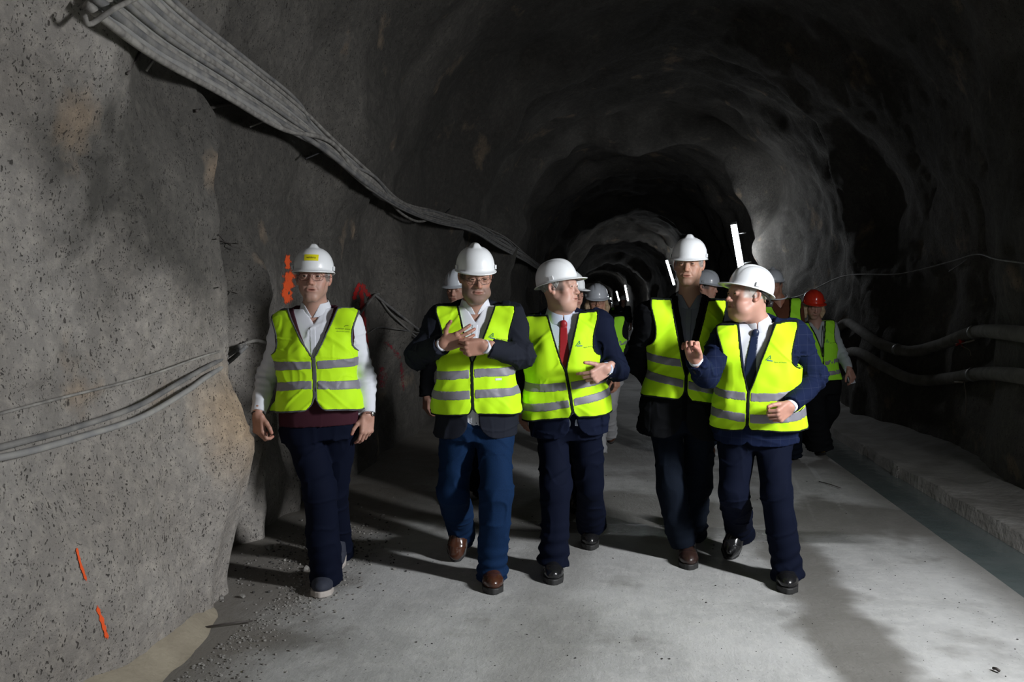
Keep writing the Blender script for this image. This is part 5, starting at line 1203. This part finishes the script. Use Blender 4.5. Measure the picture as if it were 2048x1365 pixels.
# ------------------------------------------------------------------ two hoses on the right wall
M_HOSE = mat('dusty_hose', (.15, .14, .125), .85, bump=(35, .8, .008), mottle=((.22, .21, .19), 7)); M_CLAMP = mat('hose_clamp', (.28, .28, .27), .5, metal=.4)
for pix, r, lb in [([(1655, 690), (1672, 662), (1695, 646), (1725, 664), (1765, 690), (1820, 703), (1880, 690), (1945, 666), (2000, 664), (2120, 678)], .060, 'thick dusty hose, upper of two slung along the right wall'),
                   ([(1650, 730), (1690, 708), (1720, 706), (1770, 735), (1830, 760), (1900, 757), (1960, 748), (2020, 750), (2120, 765)], .058, 'thick dusty hose, lower of two slung along the right wall')]:
    P = wall_path(pix, .16, 90); P = spline(P[::3], 120); t = thing('hose', lb, 'hose', P[0], 'hoses on the right wall'); new_mesh('pipe', *tube(P, r, 14), M_HOSE, t)
    for kx in ((96, 62) if 'upper' in lb else (88,)):
        new_mesh('clamp', *tube([P[kx - 1] * .5 + P[kx] * .5, P[kx] * .5 + P[kx + 1] * .5], r * 1.13, 16), M_CLAMP, t)
M_REDT = mat('red_tape', (.60, .03, .02), .6); M_STICK = mat('pale_wood', (.35, .30, .25), .8)
def pts_on(pix, out): return [CAM + (hit(x, y) - CAM) * (1 - out / np.linalg.norm(hit(x, y) - CAM)) for x, y in pix]
Q = pts_on([(1922, 688), (1948, 681)], .30); t = thing('marker_stick', 'short pale stick with a bunch of red tape by the upper hose', 'stick', Q[0]); new_mesh('stick', *tube(Q, .008, 6), M_STICK, t)
mb = MB(); rnd = random.Random(3); c = Q[0]
for i in range(9):
    d = nrm([rnd.uniform(-1, 1) for _ in range(3)]); w = nrm(np.cross(d, [0.3, .2, .9])) * .016; e = c + d * rnd.uniform(.03, .06); mb.add([c - w, c + w, e + w * .8, e - w * .8, c - w + [0, .004, .003], c + w + [0, .004, .003], e + w * .8 + [0, .004, .003], e - w * .8 + [0, .004, .003]], [[0, 1, 2, 3], [7, 6, 5, 4], [0, 4, 5, 1], [2, 6, 7, 3], [1, 5, 6, 2], [0, 3, 7, 4]])
tp = mb.build('tape', M_REDT, t); tp['label'] = 'bunched bright red tape'
for pix, lb in [([(1922, 692), (1938, 700), (1942, 712)], 'white string curling under the red tape'), ([(1925, 745), (1930, 775), (1932, 800), (1930, 835)], 'white string hanging below the lower hose'), ([(1910, 764), (1925, 765)], 'short white stub under the lower hose')]:
    P = pts_on(pix, .28); P = spline(P, 14) if len(P) > 2 else P; o = new_mesh('string', *tube(P, .003 if 'stub' not in lb else .010, 5), M_STICK, None, base=P[0]); tag(o, lb, 'string')
# ------------------------------------------------------------------ sprayed paint marks
def paint_mat(name, c, thr):
    m = mat(name, c, .8); nt = m.node_tree; N = nt.nodes; L = nt.links; b = N['Principled BSDF']
    g = N.new('ShaderNodeNewGeometry'); n = N.new('ShaderNodeTexNoise'); n.inputs['Scale'].default_value = 34; n.inputs['Detail'].default_value = 6; n.inputs['Roughness'].default_value = .8
    L.new(g.outputs['Position'], n.inputs['Vector']); a = N.new('ShaderNodeVertexColor'); a.layer_name = 'Col'
    s = N.new('ShaderNodeMath'); s.operation = 'ADD'; L.new(n.outputs['Fac'], s.inputs[0]); L.new(a.outputs['Color'], s.inputs[1])
    r = N.new('ShaderNodeMapRange'); r.inputs[1].default_value = thr; r.inputs[2].default_value = thr + .12; L.new(s.outputs[0], r.inputs[0]); L.new(r.outputs[0], b.inputs['Alpha'])
    return m
M_OR = paint_mat('orange_spray', (.85, .10, .015), .90); M_RD = paint_mat('red_spray', (.62, .02, .02), .90); M_PK = paint_mat('faint_red_spray', (.30, .03, .05), 1.08)
def stroke(pix, w, m, name, label, n=26):
    C = spline([(a, b, 0) for a, b in pix], n)[:, :2] if len(pix) > 2 else np.linspace(pix[0], pix[1], n); T = np.gradient(C, axis=0); Nn = np.stack([-T[:, 1], T[:, 0]], 1); Nn /= np.linalg.norm(Nn, axis=1, keepdims=True) + 1e-9
    nw = 6; V, cc = [], []
    for i in range(n):
        for j in range(nw + 1):
            q = C[i] + Nn[i] * w * (-1 + 2 * j / nw) * (1 + .25 * math.sin(i * 1.3)); h = hit(*q); d = h - CAM; L_ = np.linalg.norm(d); V.append(CAM + d * (1 - .006 / L_))
            f = (1 - abs(-1 + 2 * j / nw) ** 2.2) * min(1, 4 * min(i, n - 1 - i) / n + .15); f *= .64; cc.append([f, f, f])
    F = [[i * (nw + 1) + j, i * (nw + 1) + j + 1, (i + 1) * (nw + 1) + j + 1, (i + 1) * (nw + 1) + j] for i in range(n - 1) for j in range(nw)]
    o = new_mesh(name, V, F, m, None, base=V[0], colors=np.array(cc)); tag(o, label, 'paint mark'); return o
stroke([(575, 505), (576, 545)], 9, M_OR, 'paint_mark', 'orange sprayed streak above the big orange patch left of the first man', 14)
stroke([(578, 530), (578, 560), (574, 590), (586, 615)], 17, M_OR, 'paint_mark', 'large orange sprayed patch left of the first man')
stroke([(706, 606), (712, 585), (722, 560)], 7, M_RD, 'paint_mark', 'left barb of the red sprayed arrow'); stroke([(721, 560), (732, 585), (748, 598)], 7, M_RD, 'paint_mark', 'right barb of the red sprayed arrow')
stroke([(721, 558), (724, 600), (728, 650), (740, 740)], 8, M_RD, 'paint_mark', 'long shaft of the red sprayed arrow')
stroke([(745, 680), (775, 688), (800, 720), (806, 770), (815, 815)], 9, M_PK, 'paint_mark', 'faint red sprayed curve between the first two men')
stroke([(762, 720), (765, 790)], 26, M_PK, 'paint_mark', 'faint red sprayed haze inside the curve', 14)
stroke([(152, 1085), (160, 1125), (180, 1180)], 4.5, M_OR, 'paint_mark', 'thin orange line low on the left wall, upper piece'); stroke([(190, 1200), (205, 1245), (218, 1290)], 6, M_OR, 'paint_mark', 'bold orange line low on the left wall, lower piece')
# ------------------------------------------------------------------ sediment, gravel, litter
M_SED = mat('beige_sediment', (.33, .29, .22), .9, bump=(40, .6, .01), mottle=((.26, .225, .17), 6)); M_GRV = mat('grey_gravel', (.17, .16, .15), .9, mottle=((.30, .29, .27), 30)); M_DKG = mat('dark_gravel', (.05, .047, .045), .8)
yy = np.arange(.9, 3.95, .03); tt = np.linspace(0, 1, 14); aL = math.atan2(-1.95, -2.4)
xw = np.array([tun_pt(y, math.pi + math.atan2(1.93, 2.35))[0] for y in yy])
V = []
for y, x0 in zip(yy, xw):
    wd_ = .20 + .10 * noise(np.array([[0, y, 0]]), 1.6)[0] + .08 * sstep(3.2, 2.2, y); hg = .10 + .05 * noise(np.array([[3, y, 0]]), 2.2)[0] + .07 * sstep(3.0, 2.2, y); e = float(sstep(3.95, 3.2, y))
    for t_ in tt: V.append([x0 - .06 + wd_ * t_ * (e * .9 + .1), y, hg * e * (1 - sstep(0, 1, t_)) + .006 * noise(np.array([[x0 + t_ * .2, y, 0]]), 14)[0] - .012 * t_])
nt_ = len(tt); F = [[i * nt_ + j, (i + 1) * nt_ + j, (i + 1) * nt_ + j + 1, i * nt_ + j + 1] for i in range(len(yy) - 1) for j in range(nt_ - 1)]
o = new_mesh('sediment', V, [f[::-1] for f in F], M_SED, None, base=V[0]); tag(o, 'beige ridge of sediment along the foot of the left wall', 'sediment', kind='stuff')
def stone(c, r, rnd):
    V = []
    for i in range(6):
        d = np.array([(1, 0, 0), (-1, 0, 0), (0, 1, 0), (0, -1, 0), (0, 0, 1), (0, 0, -1)][i], float); V.append(d * r * rnd.uniform(.6, 1.2))
    for sx in (-1, 1):
        for sy in (-1, 1):
            for sz in (-1, 1): V.append(np.array([sx, sy, sz]) * r * .62 * rnd.uniform(.75, 1.2))
    a = rnd.uniform(0, 6.28); R_ = np.array([[math.cos(a), -math.sin(a), 0], [math.sin(a), math.cos(a), 0], [0, 0, .7]]); V = [R_ @ v + c for v in V]
    ax = {(1, 0, 0): 0, (-1, 0, 0): 1, (0, 1, 0): 2, (0, -1, 0): 3, (0, 0, 1): 4, (0, 0, -1): 5}; F = []
    def cid(x, y, z): return 6 + (x > 0) * 4 + (y > 0) * 2 + (z > 0)
    for n_, quad in ((0, [(1, -1, -1), (1, 1, -1), (1, 1, 1), (1, -1, 1)]), (1, [(-1, 1, -1), (-1, -1, -1), (-1, -1, 1), (-1, 1, 1)]), (2, [(1, 1, -1), (-1, 1, -1), (-1, 1, 1), (1, 1, 1)]),
                     (3, [(-1, -1, -1), (1, -1, -1), (1, -1, 1), (-1, -1, 1)]), (4, [(-1, -1, 1), (1, -1, 1), (1, 1, 1), (-1, 1, 1)]), (5, [(-1, 1, -1), (1, 1, -1), (1, -1, -1), (-1, -1, -1)])):
        for q in range(4): F.append([n_, cid(*quad[q]), cid(*quad[(q + 1) % 4])])
    return V, F
def gravel(name, label, n, region, rr, m, seed):
    rnd = random.Random(seed); mb = MB()
    for _ in range(n):
        x, y = region(rnd); r = rr[0] + (rr[1] - rr[0]) * rnd.random() ** 3; z = float(zfl(np.array([x]), np.array([y]))[0]); V, F = stone(np.array([x, y, z + r * .3]), r, rnd); mb.add(V, F)
    o = mb.build(name, m, None, smooth=False); tag(o, label, 'gravel', kind='stuff')
def reg_wall(r): y = 1.6 + 2.6 * r.random(); return -1.80 + abs(r.gauss(0, .16)) + .02 * y, y
def reg_rec(r): return -1.80 + r.gauss(0, .20), 4.6 + r.gauss(0, .40)
def reg_floor(r): return r.uniform(-1.6, 1.8), 2.0 + 5 * r.random() ** 1.5
gravel('gravel', 'loose grey gravel along the foot of the near left wall', 1900, reg_wall, (.002, .009), M_GRV, 1)
gravel('gravel', 'loose grey gravel in the recess behind the first man', 1000, reg_rec, (.002, .011), M_GRV, 2)
gravel('gravel', 'dark crumbs scattered in the recess behind the first man', 500, reg_rec, (.003, .010), M_DKG, 4)
gravel('gravel', 'tiny dark crumbs scattered over the concrete floor', 420, reg_floor, (.002, .0055), M_DKG, 3)
rnd = random.Random(9)
for (x, y, s_, lb) in [(538, 1098, .030, 'pale stone lying furthest back in the recess'), (612, 1140, .022, 'pale stone beside the first man shoe'), (565, 1090, .020, 'small pale stone near the recess wall'), (443, 1198, .016, 'small stone on the grit by the near wall'), (485, 1195, .016, 'small stone at the corner of the near wall')]:
    c = fl(x, y); V, F = stone(c + [0, 0, s_ * .35], s_, rnd); o = new_mesh('stone', V, F, M_GRV, None, base=c, smooth=False); tag(o, lb, 'stone', 'loose stones by the left wall')
def stick(a, b, r, m, lb): A, B = fl(*a) + [0, 0, r + .006], fl(*b) + [0, 0, r + .006]; o = new_mesh('stick', *tube([A, (A + B) / 2 + [0, 0, .004], B], r, 6), m, None, base=A); tag(o, lb, 'stick')
stick((1638, 966), (1681, 979), .004, M_WIRE, 'thin dark wire lying on the floor right of the blazer man'); stick((395, 1262), (505, 1247), .004, M_WIRE, 'thin dark rod lying on the grit by the near wall'); stick((1986, 1343), (1999, 1349), .006, M_WIRE, 'short dark chip at the bottom right of the floor')
# watches, ring and hand-held things of the front row
for n_, p_ in [(n_, v) for n_, v in list(globals().items()) if isinstance(v, Person) and (not globals().get('ONLY') or n_ in ONLY)]:
    p_.build()
if not globals().get('ONLY'): watch(man1, 0, M_BLACK, 'black wristband'); watch(man1, 1, M_BRL, 'brown leather strap watch', face=(.8, .3, -.2))
if not globals().get('ONLY'): watch(man3, 1, M_BLACK, 'black smart watch', face=(.2, .5, -.8))
for p_, c_ in (() if globals().get('ONLY') else ((bg6, None),)):
    i_, wp_, dr_, Mh_, tp_ = p_.hand_info[1]; a_ = wp_ + nrm(dr_) * .06 - Mh_[2] * .022; o_ = new_mesh('phone', *box_vf(a_, (.036, .072, .005), Mh_), M_HELMG, None, base=a_, smooth=False)
    tag(o_, 'pale phone held low by the woman in the red helmet', 'phone')

if not globals().get('ONLY'):
    c_ = bg5.N + bg5.Z * .035; P_ = [c_ + bg5.X * (.082 * math.cos(a)) + bg5.Y * (.01 + .085 * math.sin(a)) - UZ * (.028 * math.sin(a)) for a in np.linspace(-.4, math.pi + .4, 24)]
    o_ = new_mesh('neck_cord', *tube(P_, .007, 6), M_SHIRT, bg5.root); o_['label'] = 'white neck cord'
    P_ = [bg6.P + bg6.X * x + bg6.Y * y + bg6.Z * (bg6.L * z) for x, y, z in ((-.06, .07, .93), (-.045, .155, .78), (-.02, .175, .6), (.0, .18, .45), (.02, .155, .78), (.05, .07, .93))]
    o_ = new_mesh('lanyard', *tube(spline(P_, 30), .004, 5), M_BLACK, bg6.root)
